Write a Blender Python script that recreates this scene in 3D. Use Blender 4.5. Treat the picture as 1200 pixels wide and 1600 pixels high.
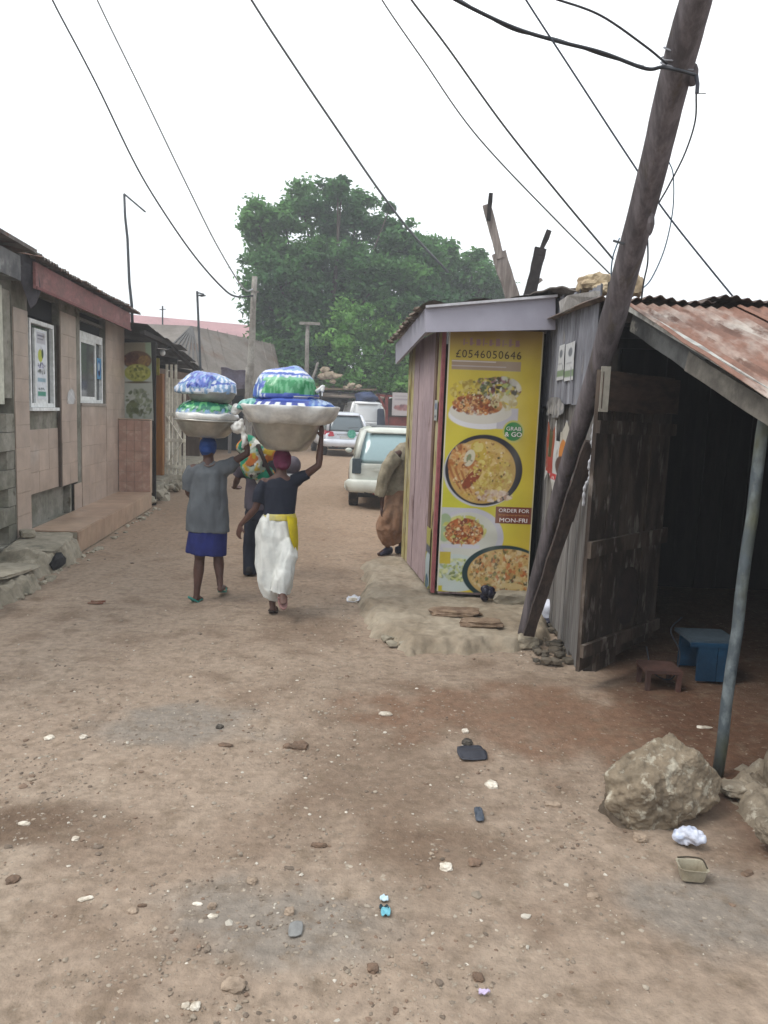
import bpy, bmesh, math, random
import numpy as np
from mathutils import Vector, Matrix, noise
random.seed(7); np.random.seed(7)
for o in list(bpy.data.objects): bpy.data.objects.remove(o)
SC = bpy.context.scene; COL = SC.collection
R = math.radians
# ------------------------------------------------------------------ camera
CAMH = 1.9; PITCH = math.atan((800-644.6)/1200); ROLL = R(2.2)
cam = bpy.data.cameras.new('camera'); co = bpy.data.objects.new('camera', cam); COL.objects.link(co)
cam.sensor_fit = 'HORIZONTAL'; cam.sensor_width = 36; cam.lens = 36; cam.clip_start = .05; cam.clip_end = 2000
cf = Vector((0, math.cos(PITCH), -math.sin(PITCH))); cu = Vector((0, math.sin(PITCH), math.cos(PITCH)))
cR = Vector((math.cos(ROLL), 0, 0)) + cu*math.sin(ROLL); cU = Vector((-math.sin(ROLL), 0, 0)) + cu*math.cos(ROLL)
m = Matrix((cR, cU, -cf)).transposed().to_4x4(); m.translation = (0, 0, CAMH); co.matrix_world = m
SC.camera = co
# ------------------------------------------------------------------ sky, sun, exposure
SUN_EL, SUN_AZ = R(55), R(245)
w = bpy.data.worlds.new('World'); SC.world = w; w.use_nodes = True
nt = w.node_tree; nt.nodes.clear()
out = nt.nodes.new('ShaderNodeOutputWorld'); bg = nt.nodes.new('ShaderNodeBackground')
sky = nt.nodes.new('ShaderNodeTexSky'); sky.sky_type = 'NISHITA'; sky.sun_disc = False
sky.sun_elevation = SUN_EL; sky.sun_rotation = SUN_AZ; sky.dust_density = 4; sky.air_density = 1
tc = nt.nodes.new('ShaderNodeTexCoord'); nz = nt.nodes.new('ShaderNodeTexNoise'); nz.inputs['Scale'].default_value = 1.6; nz.inputs['Detail'].default_value = 5
rp = nt.nodes.new('ShaderNodeValToRGB'); rp.color_ramp.elements[0].position = .3; rp.color_ramp.elements[1].position = .7
rp.color_ramp.elements[0].color = (7.2, 7.8, 8.3, 1); rp.color_ramp.elements[1].color = (11.2, 11.4, 11.5, 1)
mx = nt.nodes.new('ShaderNodeMixRGB'); mx.inputs[0].default_value = .86
nt.links.new(tc.outputs['Generated'], nz.inputs['Vector']); nt.links.new(nz.outputs[0], rp.inputs[0])
nt.links.new(sky.outputs[0], mx.inputs[1]); nt.links.new(rp.outputs[0], mx.inputs[2])
nt.links.new(mx.outputs[0], bg.inputs[0]); bg.inputs[1].default_value = .105
nt.links.new(bg.outputs[0], out.inputs[0])
sl = bpy.data.lights.new('sun', 'SUN'); sl.energy = 1.3; sl.angle = R(28); sl.color = (1, .96, .9)
so = bpy.data.objects.new('sun', sl); COL.objects.link(so)
sd = Vector((math.sin(SUN_AZ)*math.cos(SUN_EL), math.cos(SUN_AZ)*math.cos(SUN_EL), math.sin(SUN_EL)))
so.rotation_euler = sd.to_track_quat('Z', 'Y').to_euler()
SC.view_settings.view_transform = 'Standard'; SC.view_settings.look = 'None'; SC.view_settings.gamma = 1
SC.view_settings.use_curve_mapping = False; SC.view_settings.exposure = 0.68
SC.render.engine = 'CYCLES'; SC.cycles.max_bounces = 6
SC.render.resolution_x = 768; SC.render.resolution_y = 1024

# ------------------------------------------------------------------ measuring helpers: real points from survey angles
def ray(px, py): return cf + cR*((px-600)/1200) + cU*((800-py)/1200)
def G(px, py, z=0):
    d = ray(px, py); return Vector((0, 0, CAMH)) + d*((z-CAMH)/d.z)
def P(px, py, Y):
    d = ray(px, py); return Vector((0, 0, CAMH)) + d*(Y/d.y)
def PL(px, py, p0, p1):          # vertical plane through ground points p0, p1
    d = ray(px, py); n = Vector((-(p1[1]-p0[1]), p1[0]-p0[0], 0)); t = n.dot(Vector((p0[0], p0[1], CAMH))-Vector((0, 0, CAMH)))/n.dot(d)
    return Vector((0, 0, CAMH)) + d*t
def fbm(x, y, z=0, o=4, s=1.0):
    return noise.fractal(Vector((x*s, y*s, z*s)), 1.0, 2.0, o)
def smooth(a, b, x):
    t = min(1, max(0, (x-a)/(b-a))); return t*t*(3-2*t)
def gz(x, y):
    z = .3*smooth(16, 27, y)
    if abs(x) < 12 and y < 30:
        z += .022*fbm(x, y, 0, 3, .55) + .010*fbm(x, y, 5, 3, 2.4)
    return z

# ------------------------------------------------------------------ materials
def lin(c):
    c = c/255.; return c/12.92 if c <= .04045 else ((c+.055)/1.055)**2.4
def S(r, g, b, k=.72): return (lin(r)*k, lin(g)*k, lin(b)*k)
MATS = {}
def mat(name, c1, c2=None, scale=2.5, thr=(.42, .6), rough=.85, bump=.25, bscale=45, metal=0, rnd=.12, stretch=(1, 1, 1), c3=None, thr3=(.55, .62), s3=7, attr=None, spec=.35, island=0, trans=0, vvar=.18, rot=None):
    if name in MATS: return MATS[name]
    mt = bpy.data.materials.new(name); mt.use_nodes = True; n = mt.node_tree; N = n.nodes; Lk = n.links.new
    b = N['Principled BSDF']
    geo = N.new('ShaderNodeNewGeometry'); mp = N.new('ShaderNodeMapping'); mp.inputs['Scale'].default_value = stretch
    if rot: mp.inputs['Rotation'].default_value = rot
    Lk(geo.outputs['Position'], mp.inputs[0])
    if attr:
        at = N.new('ShaderNodeAttribute'); at.attribute_name = attr; col = at.outputs['Color']
    else:
        r = N.new('ShaderNodeRGB'); r.outputs[0].default_value = (*c1, 1); col = r.outputs[0]
    def ns(sc, det=5):
        t = N.new('ShaderNodeTexNoise'); t.inputs['Scale'].default_value = sc; t.inputs['Detail'].default_value = det
        t.inputs['Roughness'].default_value = .62; Lk(mp.outputs[0], t.inputs['Vector']); return t
    def mixin(col, c, sc, th):
        t = ns(sc); q = N.new('ShaderNodeMapRange'); q.inputs[1].default_value = th[0]; q.inputs[2].default_value = th[1]
        Lk(t.outputs[0], q.inputs[0]); mxx = N.new('ShaderNodeMixRGB'); Lk(q.outputs[0], mxx.inputs[0]); Lk(col, mxx.inputs[1])
        mxx.inputs[2].default_value = (*c, 1); return mxx.outputs[0]
    if c2: col = mixin(col, c2, scale, thr)
    if c3: col = mixin(col, c3, s3, thr3)
    # fine value variation
    fine = ns(bscale*.35, 4); q = N.new('ShaderNodeMapRange'); q.inputs[1].default_value = .3; q.inputs[2].default_value = .7
    q.inputs[3].default_value = 1-vvar; q.inputs[4].default_value = 1+vvar; Lk(fine.outputs[0], q.inputs[0])
    val = q.outputs[0]
    if rnd:
        oi = N.new('ShaderNodeObjectInfo'); rr = N.new('ShaderNodeMapRange'); rr.inputs[3].default_value = 1-rnd; rr.inputs[4].default_value = 1+rnd
        Lk(oi.outputs['Random'], rr.inputs[0]); mu = N.new('ShaderNodeMath'); mu.operation = 'MULTIPLY'; Lk(val, mu.inputs[0]); Lk(rr.outputs[0], mu.inputs[1]); val = mu.outputs[0]
    if island:
        rr = N.new('ShaderNodeMapRange'); rr.inputs[3].default_value = 1-island; rr.inputs[4].default_value = 1+island
        Lk(geo.outputs['Random Per Island'], rr.inputs[0]); mu = N.new('ShaderNodeMath'); mu.operation = 'MULTIPLY'; Lk(val, mu.inputs[0]); Lk(rr.outputs[0], mu.inputs[1]); val = mu.outputs[0]
    vm = N.new('ShaderNodeVectorMath'); vm.operation = 'SCALE'; Lk(col, vm.inputs[0]); Lk(val, vm.inputs['Scale'])
    Lk(vm.outputs[0], b.inputs['Base Color'])
    b.inputs['Roughness'].default_value = rough; b.inputs['Metallic'].default_value = metal
    b.inputs['Specular IOR Level'].default_value = spec
    if bump:
        t = ns(bscale); bp = N.new('ShaderNodeBump'); bp.inputs['Strength'].default_value = bump; bp.inputs['Distance'].default_value = .01
        Lk(t.outputs[0], bp.inputs['Height']); Lk(bp.outputs[0], b.inputs['Normal'])
    if trans:
        tr = N.new('ShaderNodeBsdfTranslucent'); Lk(vm.outputs[0], tr.inputs[0]); ms = N.new('ShaderNodeMixShader'); ms.inputs[0].default_value = trans
        Lk(b.outputs[0], ms.inputs[1]); Lk(tr.outputs[0], ms.inputs[2]); Lk(ms.outputs[0], N['Material Output'].inputs[0])
    MATS[name] = mt; return mt
dark = mat('dark_wood', S(62, 55, 50), S(40, 36, 34), 3, rough=.9, stretch=(1, 1, .25))
grey_wood = mat('weathered_wood', S(150, 147, 145), S(108, 104, 101), 5, (.4, .62), rough=.95, stretch=(3, 3, .22), bscale=50, bump=.5, rnd=.16, c3=S(96, 84, 70), thr3=(.58, .68), s3=3)
door_wood = mat('old_door_wood', S(100, 88, 78), S(66, 56, 50), 2.2, (.42, .56), rough=.93, stretch=(2.5, 2.5, .7), bump=.7, rnd=.2, c3=S(140, 132, 124), thr3=(.57, .66), s3=4)
pole_rot = Vector((.28, -2.3, 4.9)).rotation_difference(Vector((0, 0, 1))).to_euler()
pole_wood = mat('pole_wood', S(112, 105, 108), S(80, 74, 76), 4, (.38, .62), rough=.95, stretch=(4, 4, .16), bump=.6, bscale=40, rot=tuple(pole_rot), c3=S(84, 76, 70), thr3=(.56, .66), s3=3)
concrete = mat('concrete', S(176, 167, 149), S(142, 134, 117), 3.2, (.4, .65), rough=.95, bump=.6, bscale=35, c3=S(98, 98, 84), thr3=(.58, .7), s3=2.2)
plaster = mat('grey_plaster', S(158, 154, 143), S(120, 118, 104), 2.4, (.42, .62), rough=.95, bump=.4, c3=S(98, 92, 78), thr3=(.6, .7), s3=4)
void = mat('unlit_opening_black', S(30, 30, 34), rough=.8)  # near-black colour painted in for the darkness inside openings
metal_dark = mat('dark_metal', S(80, 84, 88), rough=.55, metal=.4, bump=.1)
wire_m = mat('cable_rubber', S(46, 50, 58), rough=.5, bump=0, rnd=.3, vvar=0)

# ------------------------------------------------------------------ mesh building
WM = {}
class MB:
    def __init__(s, T=None): s.v = []; s.f = []; s.T = T; s.c = None
    def add(s, vs, fs):
        n = len(s.v)
        if s.T is not None: vs = [s.T @ Vector(p) for p in vs]
        s.v += [tuple(p) for p in vs]; s.f += [tuple(i+n for i in q) for q in fs]; return s
    def box(s, c, d, M=None):
        x, y, z = d[0]/2, d[1]/2, d[2]/2; c = Vector(c)
        vs = [Vector(p) for p in ((-x, -y, -z), (x, -y, -z), (x, y, -z), (-x, y, -z), (-x, -y, z), (x, -y, z), (x, y, z), (-x, y, z))]
        if M is not None: vs = [M @ p for p in vs]
        return s.add([p+c for p in vs], [(0, 3, 2, 1), (4, 5, 6, 7), (0, 1, 5, 4), (1, 2, 6, 5), (2, 3, 7, 6), (3, 0, 4, 7)])
    def b2(s, a, b): # box by corners
        a = Vector(a); b = Vector(b); return s.box((a+b)/2, [abs(b[i]-a[i]) for i in range(3)])
    def hexa(s, p): # 4 bottom ccw, 4 top ccw
        return s.add(p, [(0, 3, 2, 1), (4, 5, 6, 7), (0, 1, 5, 4), (1, 2, 6, 5), (2, 3, 7, 6), (3, 0, 4, 7)])
    def beam(s, a, b, w, h, up=(0, 0, 1), rough=0, seg=1):
        a = Vector(a); b = Vector(b); d = (b-a).normalized(); u = Vector(up)
        if abs(d.dot(u)) > .97: u = Vector((0, 1, 0))
        r = d.cross(u).normalized(); u = r.cross(d).normalized()
        vs = []; fs = []
        for i in range(seg+1):
            t = i/seg; c = a+(b-a)*t
            jw = w*(1+rough*random.uniform(-1, 1)); jh = h*(1+rough*random.uniform(-1, 1)); jo = (r*random.uniform(-1, 1)*w+u*random.uniform(-1, 1)*h)*rough*.4
            for q in ((-1, -1), (1, -1), (1, 1), (-1, 1)): vs.append(c+jo+r*q[0]*jw/2+u*q[1]*jh/2)
            if i: k = i*4; fs += [(k-4+j, k-4+(j+1) % 4, k+(j+1) % 4, k+j) for j in range(4)]
        n = len(vs); fs += [(3, 2, 1, 0), (n-4, n-3, n-2, n-1)]
        return s.add(vs, fs)
    def loft(s, pts, rad, n=12, side=None, jit=0, power=2.0, D=None):
        pts = [Vector(p) for p in pts]; m_ = len(pts); vs = []; fs = []; pr = None
        for i, p in enumerate(pts):
            d = (pts[min(i+1, m_-1)]-pts[max(i-1, 0)]).normalized() if D is None else Vector(D)
            ref = Vector(side) if side is not None else (pr if pr is not None else (Vector((1, 0, 0)) if abs(d.x) < .9 else Vector((0, 1, 0))))
            r = (ref - d*ref.dot(d)).normalized(); u = d.cross(r); pr = r
            q = rad[i]; rx, ry = (q if isinstance(q, (tuple, list)) else (q, q))
            for k in range(n):
                a = 2*math.pi*k/n; ca, sa = math.cos(a), math.sin(a)
                if power != 2: ca = math.copysign(abs(ca)**(2/power), ca); sa = math.copysign(abs(sa)**(2/power), sa)
                j = 1+jit*random.uniform(-1, 1); vs.append(p + r*rx*ca*j + u*ry*sa*j)
            if i: fs += [((i-1)*n+k, (i-1)*n+(k+1) % n, i*n+(k+1) % n, i*n+k) for k in range(n)]
        fs += [tuple(range(n-1, -1, -1)), tuple((m_-1)*n+k for k in range(n))]
        return s.add(vs, fs)
    def tube(s, pts, r, n=8, jit=0): return s.loft(pts, [r]*len(pts) if not isinstance(r, (list, tuple)) else r, n, None, jit)
    def ell(s, c, r, n=16, m_=10, M=None, power=2.0):
        c = Vector(c); vs = [Vector((0, 0, -1))]; fs = []
        for i in range(1, m_):
            ph = -math.pi/2+math.pi*i/m_
            for k in range(n):
                a = 2*math.pi*k/n; q = [math.cos(ph)*math.cos(a), math.cos(ph)*math.sin(a), math.sin(ph)]
                if power != 2: q = [math.copysign(abs(t)**(2/power), t) for t in q]
                vs.append(Vector(q))
        vs.append(Vector((0, 0, 1))); L_ = len(vs)-1
        for k in range(n): fs.append((0, 1+(k+1) % n, 1+k)); fs.append((L_, L_-n+k, L_-n+(k+1) % n))
        for i in range(m_-2):
            for k in range(n): fs.append((1+i*n+k, 1+i*n+(k+1) % n, 1+(i+1)*n+(k+1) % n, 1+(i+1)*n+k))
        vs = [Vector((p.x*r[0], p.y*r[1], p.z*r[2])) for p in vs]
        if M is not None: vs = [M @ p for p in vs]
        return s.add([p+c for p in vs], fs)
    def lathe(s, c, prof, n=40, sq=(1, 1), fn=None):
        vs = []; fs = []; c = Vector(c)
        for i, (r, z) in enumerate(prof):
            for k in range(n):
                a = 2*math.pi*k/n; rr, zz = (r, z) if fn is None else fn(r, z, a, i)
                vs.append(c+Vector((rr*math.cos(a)*sq[0], rr*math.sin(a)*sq[1], zz)))
            if i: fs += [((i-1)*n+k, (i-1)*n+(k+1) % n, i*n+(k+1) % n, i*n+k) for k in range(n)]
        fs += [tuple(range(n-1, -1, -1)), tuple((len(prof)-1)*n+k for k in range(n))]
        return s.add(vs, fs)
    def sheet(s, o, u, v, nu, nv, fn, th=.004): # closed wavy sheet; fn(a,b)->offset along normal
        o = Vector(o); u = Vector(u); v = Vector(v); nn = u.cross(v).normalized(); vs = []; fs = []
        for side in (0, 1):
            for j in range(nv+1):
                for i in range(nu+1):
                    a, b = i/nu, j/nv; vs.append(o+u*a+v*b+nn*(fn(a, b)+th*side))
        W = nu+1; H = (nu+1)*(nv+1)
        for j in range(nv):
            for i in range(nu):
                k = j*W+i; fs.append((k, k+W, k+W+1, k+1)); fs.append((H+k, H+k+1, H+k+W+1, H+k+W))
        for i in range(nu): fs.append((i, i+1, H+i+1, H+i)); k = nv*W+i; fs.append((k, H+k, H+k+1, k+1))
        for j in range(nv): k = j*W; fs.append((k, H+k, H+k+W, k+W)); k += nu; fs.append((k, k+W, H+k+W, H+k))
        return s.add(vs, fs)
    def rock(s, c, r, seed=0, sub=2, amp=.25, M=None, freq=1.3, blocky=0):
        bm = bmesh.new(); bmesh.ops.create_icosphere(bm, subdivisions=sub, radius=1)
        vs = []
        for v in bm.verts:
            p = v.co.copy()
            if blocky:
                q = (abs(p.x)**blocky+abs(p.y)**blocky+abs(p.z)**blocky)**(1/blocky); p = p/q
            k = 1+amp*noise.fractal(p*freq+Vector((seed*7.3, seed*3.1, 0)), 1, 2, 4)
            p = Vector((p.x*r[0], p.y*r[1], p.z*r[2]))*k
            if M is not None: p = M @ p
            vs.append(p+Vector(c))
        fs = [tuple(v.index for v in f.verts) for f in bm.faces]; bm.free()
        return s.add(vs, fs)
    def build(s, name, mt, parent=None, smooth_=False, colf=None, label=None, cat=None, group=None, kind=None, origin=None, bevel=0):
        me = bpy.data.meshes.new(name)
        if parent is not None: W_ = WM[parent]
        else:
            if origin is None:
                a = np.array(s.v); mn, mxv = a.min(0), a.max(0); origin = ((mn[0]+mxv[0])/2, (mn[1]+mxv[1])/2, mn[2])
            W_ = Matrix.Translation(origin)
        inv = W_.inverted(); vs = [inv @ Vector(p) for p in s.v]
        me.from_pydata(vs, [], s.f); me.update()
        if smooth_: me.polygons.foreach_set('use_smooth', [True]*len(me.polygons))
        if colf is not None:
            ca = me.color_attributes.new('Col', 'FLOAT_COLOR', 'POINT')
            d = np.ones((len(s.v), 4), 'f')
            d[:, :3] = np.array([colf(*p) for p in s.v]) if callable(colf) else colf
            ca.data.foreach_set('color', d.ravel())
        me.materials.append(mt)
        ob = bpy.data.objects.new(name, me); COL.objects.link(ob)
        if parent is not None: ob.parent = parent; WM[ob] = W_
        else: ob.matrix_world = W_; WM[ob] = W_
        if bevel:
            bv = ob.modifiers.new('bevel', 'BEVEL'); bv.width = bevel; bv.segments = 2; bv.limit_method = 'ANGLE'
        tag(ob, label, cat, group, kind); return ob
def tag(o, label=None, cat=None, group=None, kind=None):
    if label: o['label'] = label
    if cat: o['category'] = cat
    if group: o['group'] = group
    if kind: o['kind'] = kind
    return o
def thing(name, label, cat, loc, rotz=0, group=None):
    o = bpy.data.objects.new(name, None); COL.objects.link(o); o.location = loc; o.rotation_euler = (0, 0, rotz); o.empty_display_size = .2
    WM[o] = Matrix.Translation(loc) @ Matrix.Rotation(rotz, 4, 'Z'); return tag(o, label, cat, group)
UC = {}
def piece(name, mt, parent, c, d, T=None, M=None):   # a box piece sharing one cube mesh per material
    k = (name, mt.name)
    if k not in UC:
        me = bpy.data.meshes.new(name); b = MB().box((0, 0, 0), (1, 1, 1)); me.from_pydata(b.v, [], b.f); me.materials.append(mt); UC[k] = me
    o = bpy.data.objects.new(name, UC[k]); COL.objects.link(o); o.parent = parent
    mw = (T if T is not None else Matrix()) @ Matrix.Translation(c)
    if M is not None: mw = mw @ M.to_4x4()
    mw = mw @ Matrix.Diagonal((d[0], d[1], d[2], 1))
    l, r, s_ = (WM[parent].inverted() @ mw).decompose(); o.location = l; o.rotation_euler = r.to_euler(); o.scale = s_
    return o
def remesh(mb, voxel, smooth_it=4, disp=None):
    me = bpy.data.meshes.new('tmp'); me.from_pydata(mb.v, [], mb.f); me.update()
    ob = bpy.data.objects.new('tmp', me); COL.objects.link(ob)
    md = ob.modifiers.new('r', 'REMESH'); md.mode = 'VOXEL'; md.voxel_size = voxel
    if smooth_it: sm = ob.modifiers.new('s', 'SMOOTH'); sm.iterations = smooth_it; sm.factor = .5
    dg = bpy.context.evaluated_depsgraph_get(); e = ob.evaluated_get(dg).to_mesh()
    vs = [v.co.copy() for v in e.vertices]; ns = [v.normal.copy() for v in e.vertices]; fs = [tuple(p.vertices) for p in e.polygons]
    if disp: vs = [p+n*disp(p) for p, n in zip(vs, ns)]
    bpy.data.objects.remove(ob); bpy.data.meshes.remove(me)
    r = MB(); r.v = [tuple(p) for p in vs]; r.f = fs; return r
def text(body, size, mt, parent, T, name='lettering', ext=.0015, align='CENTER', spacing=1.0, xs=1.0):
    cu_ = bpy.data.curves.new('t', 'FONT'); cu_.body = body; cu_.size = size; cu_.extrude = ext; cu_.align_x = align; cu_.align_y = 'CENTER'; cu_.space_character = spacing; cu_.resolution_u = 3
    ob = bpy.data.objects.new('t', cu_); COL.objects.link(ob); dg = bpy.context.evaluated_depsgraph_get(); e = ob.evaluated_get(dg).to_mesh()
    b = MB(T); b.add([Vector((v.co.x*xs, v.co.y, v.co.z)) for v in e.vertices], [tuple(p.vertices) for p in e.polygons]); bpy.data.objects.remove(ob)
    return b.build(name, mt, parent)
def catmull(pts, k=8):
    pts = [Vector(p) for p in pts]; q = [2*pts[0]-pts[1]]+pts+[2*pts[-1]-pts[-2]]; o = []
    for i in range(1, len(q)-2):
        a, b, c, d = q[i-1:i+3]
        for j in range(k):
            t = j/k; o.append(.5*((2*b)+(c-a)*t+(2*a-5*b+4*c-d)*t*t+(3*b-a-3*c+d)*t**3))
    o.append(pts[-1]); return o
# printed sheets: a fine grid whose vertices carry the print
class Canvas:
    def __init__(s, w, h, res, bgc):
        s.w, s.h = w, h; s.nx = max(2, int(w/res)); s.ny = max(2, int(h/res))
        s.X, s.Y = np.meshgrid(np.linspace(0, w, s.nx+1), np.linspace(0, h, s.ny+1)); s.a = np.zeros(s.X.shape+(3,)); s.a[:] = bgc; s.res = res
        s.rs = np.random.RandomState(3)
    def blend(s, m_, c): m_ = np.clip(m_, 0, 1)[..., None]; s.a = s.a*(1-m_)+np.array(c)*m_; return s
    def rect(s, x0, y0, x1, y1, c): e = s.res; return s.blend(np.minimum(np.minimum((s.X-x0)/e, (x1-s.X)/e), np.minimum((s.Y-y0)/e, (y1-s.Y)/e))+.5, c)
    def ellm(s, cx, cy, rx, ry, ang=0):
        dx, dy = s.X-cx, s.Y-cy; ca, sa = math.cos(ang), math.sin(ang); u = dx*ca+dy*sa; v = -dx*sa+dy*ca
        return (1-np.sqrt((u/rx)**2+(v/ry)**2))*min(rx, ry)/s.res+.5
    def ell(s, cx, cy, rx, ry, c, ang=0): return s.blend(s.ellm(cx, cy, rx, ry, ang), c)
    def food(s, cx, cy, rx, ry, n, pal, r0, r1, ang=0):
        lim = np.clip(s.ellm(cx, cy, rx, ry, ang), 0, 1)
        for _ in range(n):
            t = s.rs.uniform(0, 2*math.pi); q = math.sqrt(s.rs.uniform(0, 1))*.97; r = s.rs.uniform(r0, r1)
            m_ = np.clip(s.ellm(cx+rx*q*math.cos(t), cy+ry*q*math.sin(t), r, r*s.rs.uniform(.4, .9), s.rs.uniform(0, 3)), 0, 1)
            s.blend(m_*lim*s.rs.uniform(.5, 1), pal[s.rs.randint(len(pal))])
        return s
    def stripes(s, c, n, ang, wd, op=.5):
        for _ in range(n):
            o = s.rs.uniform(0, s.w+s.h); d = np.abs((s.X*math.cos(ang)+s.Y*math.sin(ang))-o); s.blend(np.clip((wd-d)/wd, 0, 1)*op*s.rs.uniform(.3, 1), c)
        return s
    def build(s, name, mt, T, parent=None, warp=0, keep=None, **kw):
        b = MB(T); vs = []
        for j in range(s.ny+1):
            for i in range(s.nx+1):
                x, y = s.X[j, i], s.Y[j, i]; vs.append((x, y, warp*noise.noise(Vector((x*5, y*5, s.w)))))
        W = s.nx+1
        fs = [(j*W+i, j*W+i+1, (j+1)*W+i+1, (j+1)*W+i) for j in range(s.ny) for i in range(s.nx) if keep is None or keep(s.X[j, i]/s.w, s.Y[j, i]/s.h)]
        b.add(vs, fs); return b.build(name, mt, parent, True, colf=s.a.reshape(-1, 3), **kw)
print_m = mat('vinyl_print', (1, 1, 1), attr='Col', rough=.45, bump=.05, bscale=8, rnd=0, vvar=.06, spec=.4)
paper_m = mat('paper_print', (1, 1, 1), attr='Col', rough=.85, bump=.2, bscale=20, rnd=0, vvar=.08, c2=S(150, 145, 135), thr=(.55, .75), scale=6)
def plane_T(o, xd, yd=(0, 0, 1)):       # local x along xd, local y along yd, local z = normal
    x = Vector(xd).normalized(); y = Vector(yd); y = (y-x*y.dot(x)).normalized(); z = x.cross(y)
    M = Matrix((x, y, z)).transposed().to_4x4(); M.translation = o; return M
def corr(wl, amp, L_): return lambda a, b: amp*math.sin(2*math.pi*a*L_/wl)
# ================================================================== GROUND
def axis(lo, hi, step, g, far):
    a = list(np.arange(lo, hi+1e-6, step)); s_ = step; x = hi
    while x < far: s_ *= g; x += s_; a.append(x)
    s_ = step; x = lo; pre = []
    while x > -far: s_ *= g; x -= s_; pre.append(x)
    return pre[::-1]+a
xs = axis(-4, 3.4, .04, 1.12, 500); ys = axis(1.6, 9, .04, 1.055, 600)
pt = [(G(*c), rx, ry, k) for c, rx, ry, k in (((20, 1290), .40, .2, 'dd'), ((590, 1200), .45, .85, 'd'), ((480, 985), .45, .4, 'd'), ((560, 1080), .7, .5, 'd2'), ((640, 1300), .5, .5, 'd2'), ((1000, 1440), .5, .2, 'd2'), ((230, 1330), .5, .2, 'd2'), ((700, 1330), .35, .2, 'd'), ((1160, 1340), .22, .12, 'd'), ((850, 1120), 1.2, .5, 'r'), ((1060, 1150), .9, .8, 'r'), ((280, 1130), .5, .3, 'g'), ((430, 1440), .4, .25, 'g'), ((350, 800), 1.2, 1.5, 'd2'), ((470, 850), .7, 2, 'd2'), ((1150, 1420), .4, .25, 'g'))]  # patch by the foot of the woman in white is her painted shadow
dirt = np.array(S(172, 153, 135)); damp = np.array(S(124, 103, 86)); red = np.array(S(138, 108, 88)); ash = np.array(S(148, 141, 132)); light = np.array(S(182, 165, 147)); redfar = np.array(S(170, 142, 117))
vs = []; cols = []
for y in ys:
    for x in xs:
        far = abs(x) > 25 or y > 60 or y < -5
        z = gz(x, y)
        if not far and y < 12: z += .0065*fbm(x, y, 9, 3, 7)
        vs.append((x, y, z)); c = dirt.copy()
        n1 = .5+.5*fbm(x, y, 1, 4, .9); n2 = .5+.5*fbm(x, y, 3, 4, 3.1)
        c += (light-c)*min(1, max(0, (n1-.5)*1.8)); c += (damp-c)*min(.6, max(0, (n2-.52)*1.5)); c += (redfar-c)*smooth(6, 12, y)*.6
        if not far:
            for q, rx, ry, k in pt:
                d = math.hypot((x-q.x)/rx, (y-q.y)/ry)
                if d < 1.8:
                    a = smooth(1.35, .6, d+.55*fbm(x, y, 7, 4, 3.0))
                    if a > 0:
                        if k == 'd': c += (damp-c)*a*.5  # damp tone, which also paints the walking woman's shadow
                        elif k == 'dd': c += (damp*.85-c)*a*.9
                        elif k == 'd2': c += (damp-c)*a*.2
                        elif k == 'r': c += (red-c)*a*.8
                        else: c += (ash-c)*a*.75
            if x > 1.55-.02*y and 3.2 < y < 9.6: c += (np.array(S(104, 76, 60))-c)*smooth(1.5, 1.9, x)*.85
        cols.append(c)
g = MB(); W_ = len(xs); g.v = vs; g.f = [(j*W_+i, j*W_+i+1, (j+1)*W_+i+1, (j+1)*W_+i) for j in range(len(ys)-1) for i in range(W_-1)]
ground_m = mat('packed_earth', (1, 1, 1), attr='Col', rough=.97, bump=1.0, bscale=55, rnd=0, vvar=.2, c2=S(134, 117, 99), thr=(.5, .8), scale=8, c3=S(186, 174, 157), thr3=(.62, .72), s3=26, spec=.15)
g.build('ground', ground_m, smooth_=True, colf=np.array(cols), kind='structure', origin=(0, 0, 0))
# gravel nobody could count: small chips scattered and clustered over the lane
rs = random.Random(11); gv = MB(); gc = []
chips = {}
for k in range(5):
    q = MB().rock((0, 0, 0), (1, 1, .55), k, 1, .45, blocky=3); chips[k] = q
pal = [S(212, 204, 190), S(178, 166, 150), S(160, 147, 131), S(146, 132, 117), S(126, 112, 99), S(168, 152, 134), S(138, 116, 99)]
cl = [(G(px, py), sd) for px, py, sd in ((150, 1080, .5), (60, 1180, .6), (490, 1130, .45), (520, 1100, .5), (330, 1420, .3), (360, 1480, .35), (500, 1320, .35), (700, 1560, .3), (860, 1240, .3), (150, 1150, .5), (480, 1160, .3), (440, 1010, .6), (820, 1010, .35), (270, 1560, .3), (560, 960, .5), (620, 1540, .3), (900, 1330, .3), (40, 1300, .3), (60, 1220, .3))]
N_G = 12000
for i in range(N_G):
    if rs.random() < .68: c, sd_ = rs.choice(cl); x, y = rs.gauss(c.x, sd_), rs.gauss(c.y, sd_)
    else: y = 1.7+15*rs.random()**1.8; x = rs.uniform(-.62*y-.3, .55*y+.2)
    if y < 1.6: continue
    if x < -2.75-.104*y or (x > 1.5 and y > 3.4) or (y > 6.4 and x > -.1 and y < 10): continue
    s_ = .002+.007*rs.random()**3.5+(.008 if rs.random() < .012 else 0)
    s_ *= (1+.06*y)
    q = chips[rs.randrange(5)]; a = rs.uniform(0, 6.28); ca, sa = math.cos(a)*s_, math.sin(a)*s_; st = rs.uniform(.6, 1.3); z0 = gz(x, y)-s_*.05
    n = len(gv.v); gv.v += [(x+p[0]*ca*st-p[1]*sa, y+p[0]*sa*st+p[1]*ca, z0+p[2]*s_) for p in q.v]; gv.f += [tuple(t+n for t in f) for f in q.f]
    col = pal[0] if rs.random() < .05 else pal[1+rs.randrange(6)]; gc += [col]*len(q.v)
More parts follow.
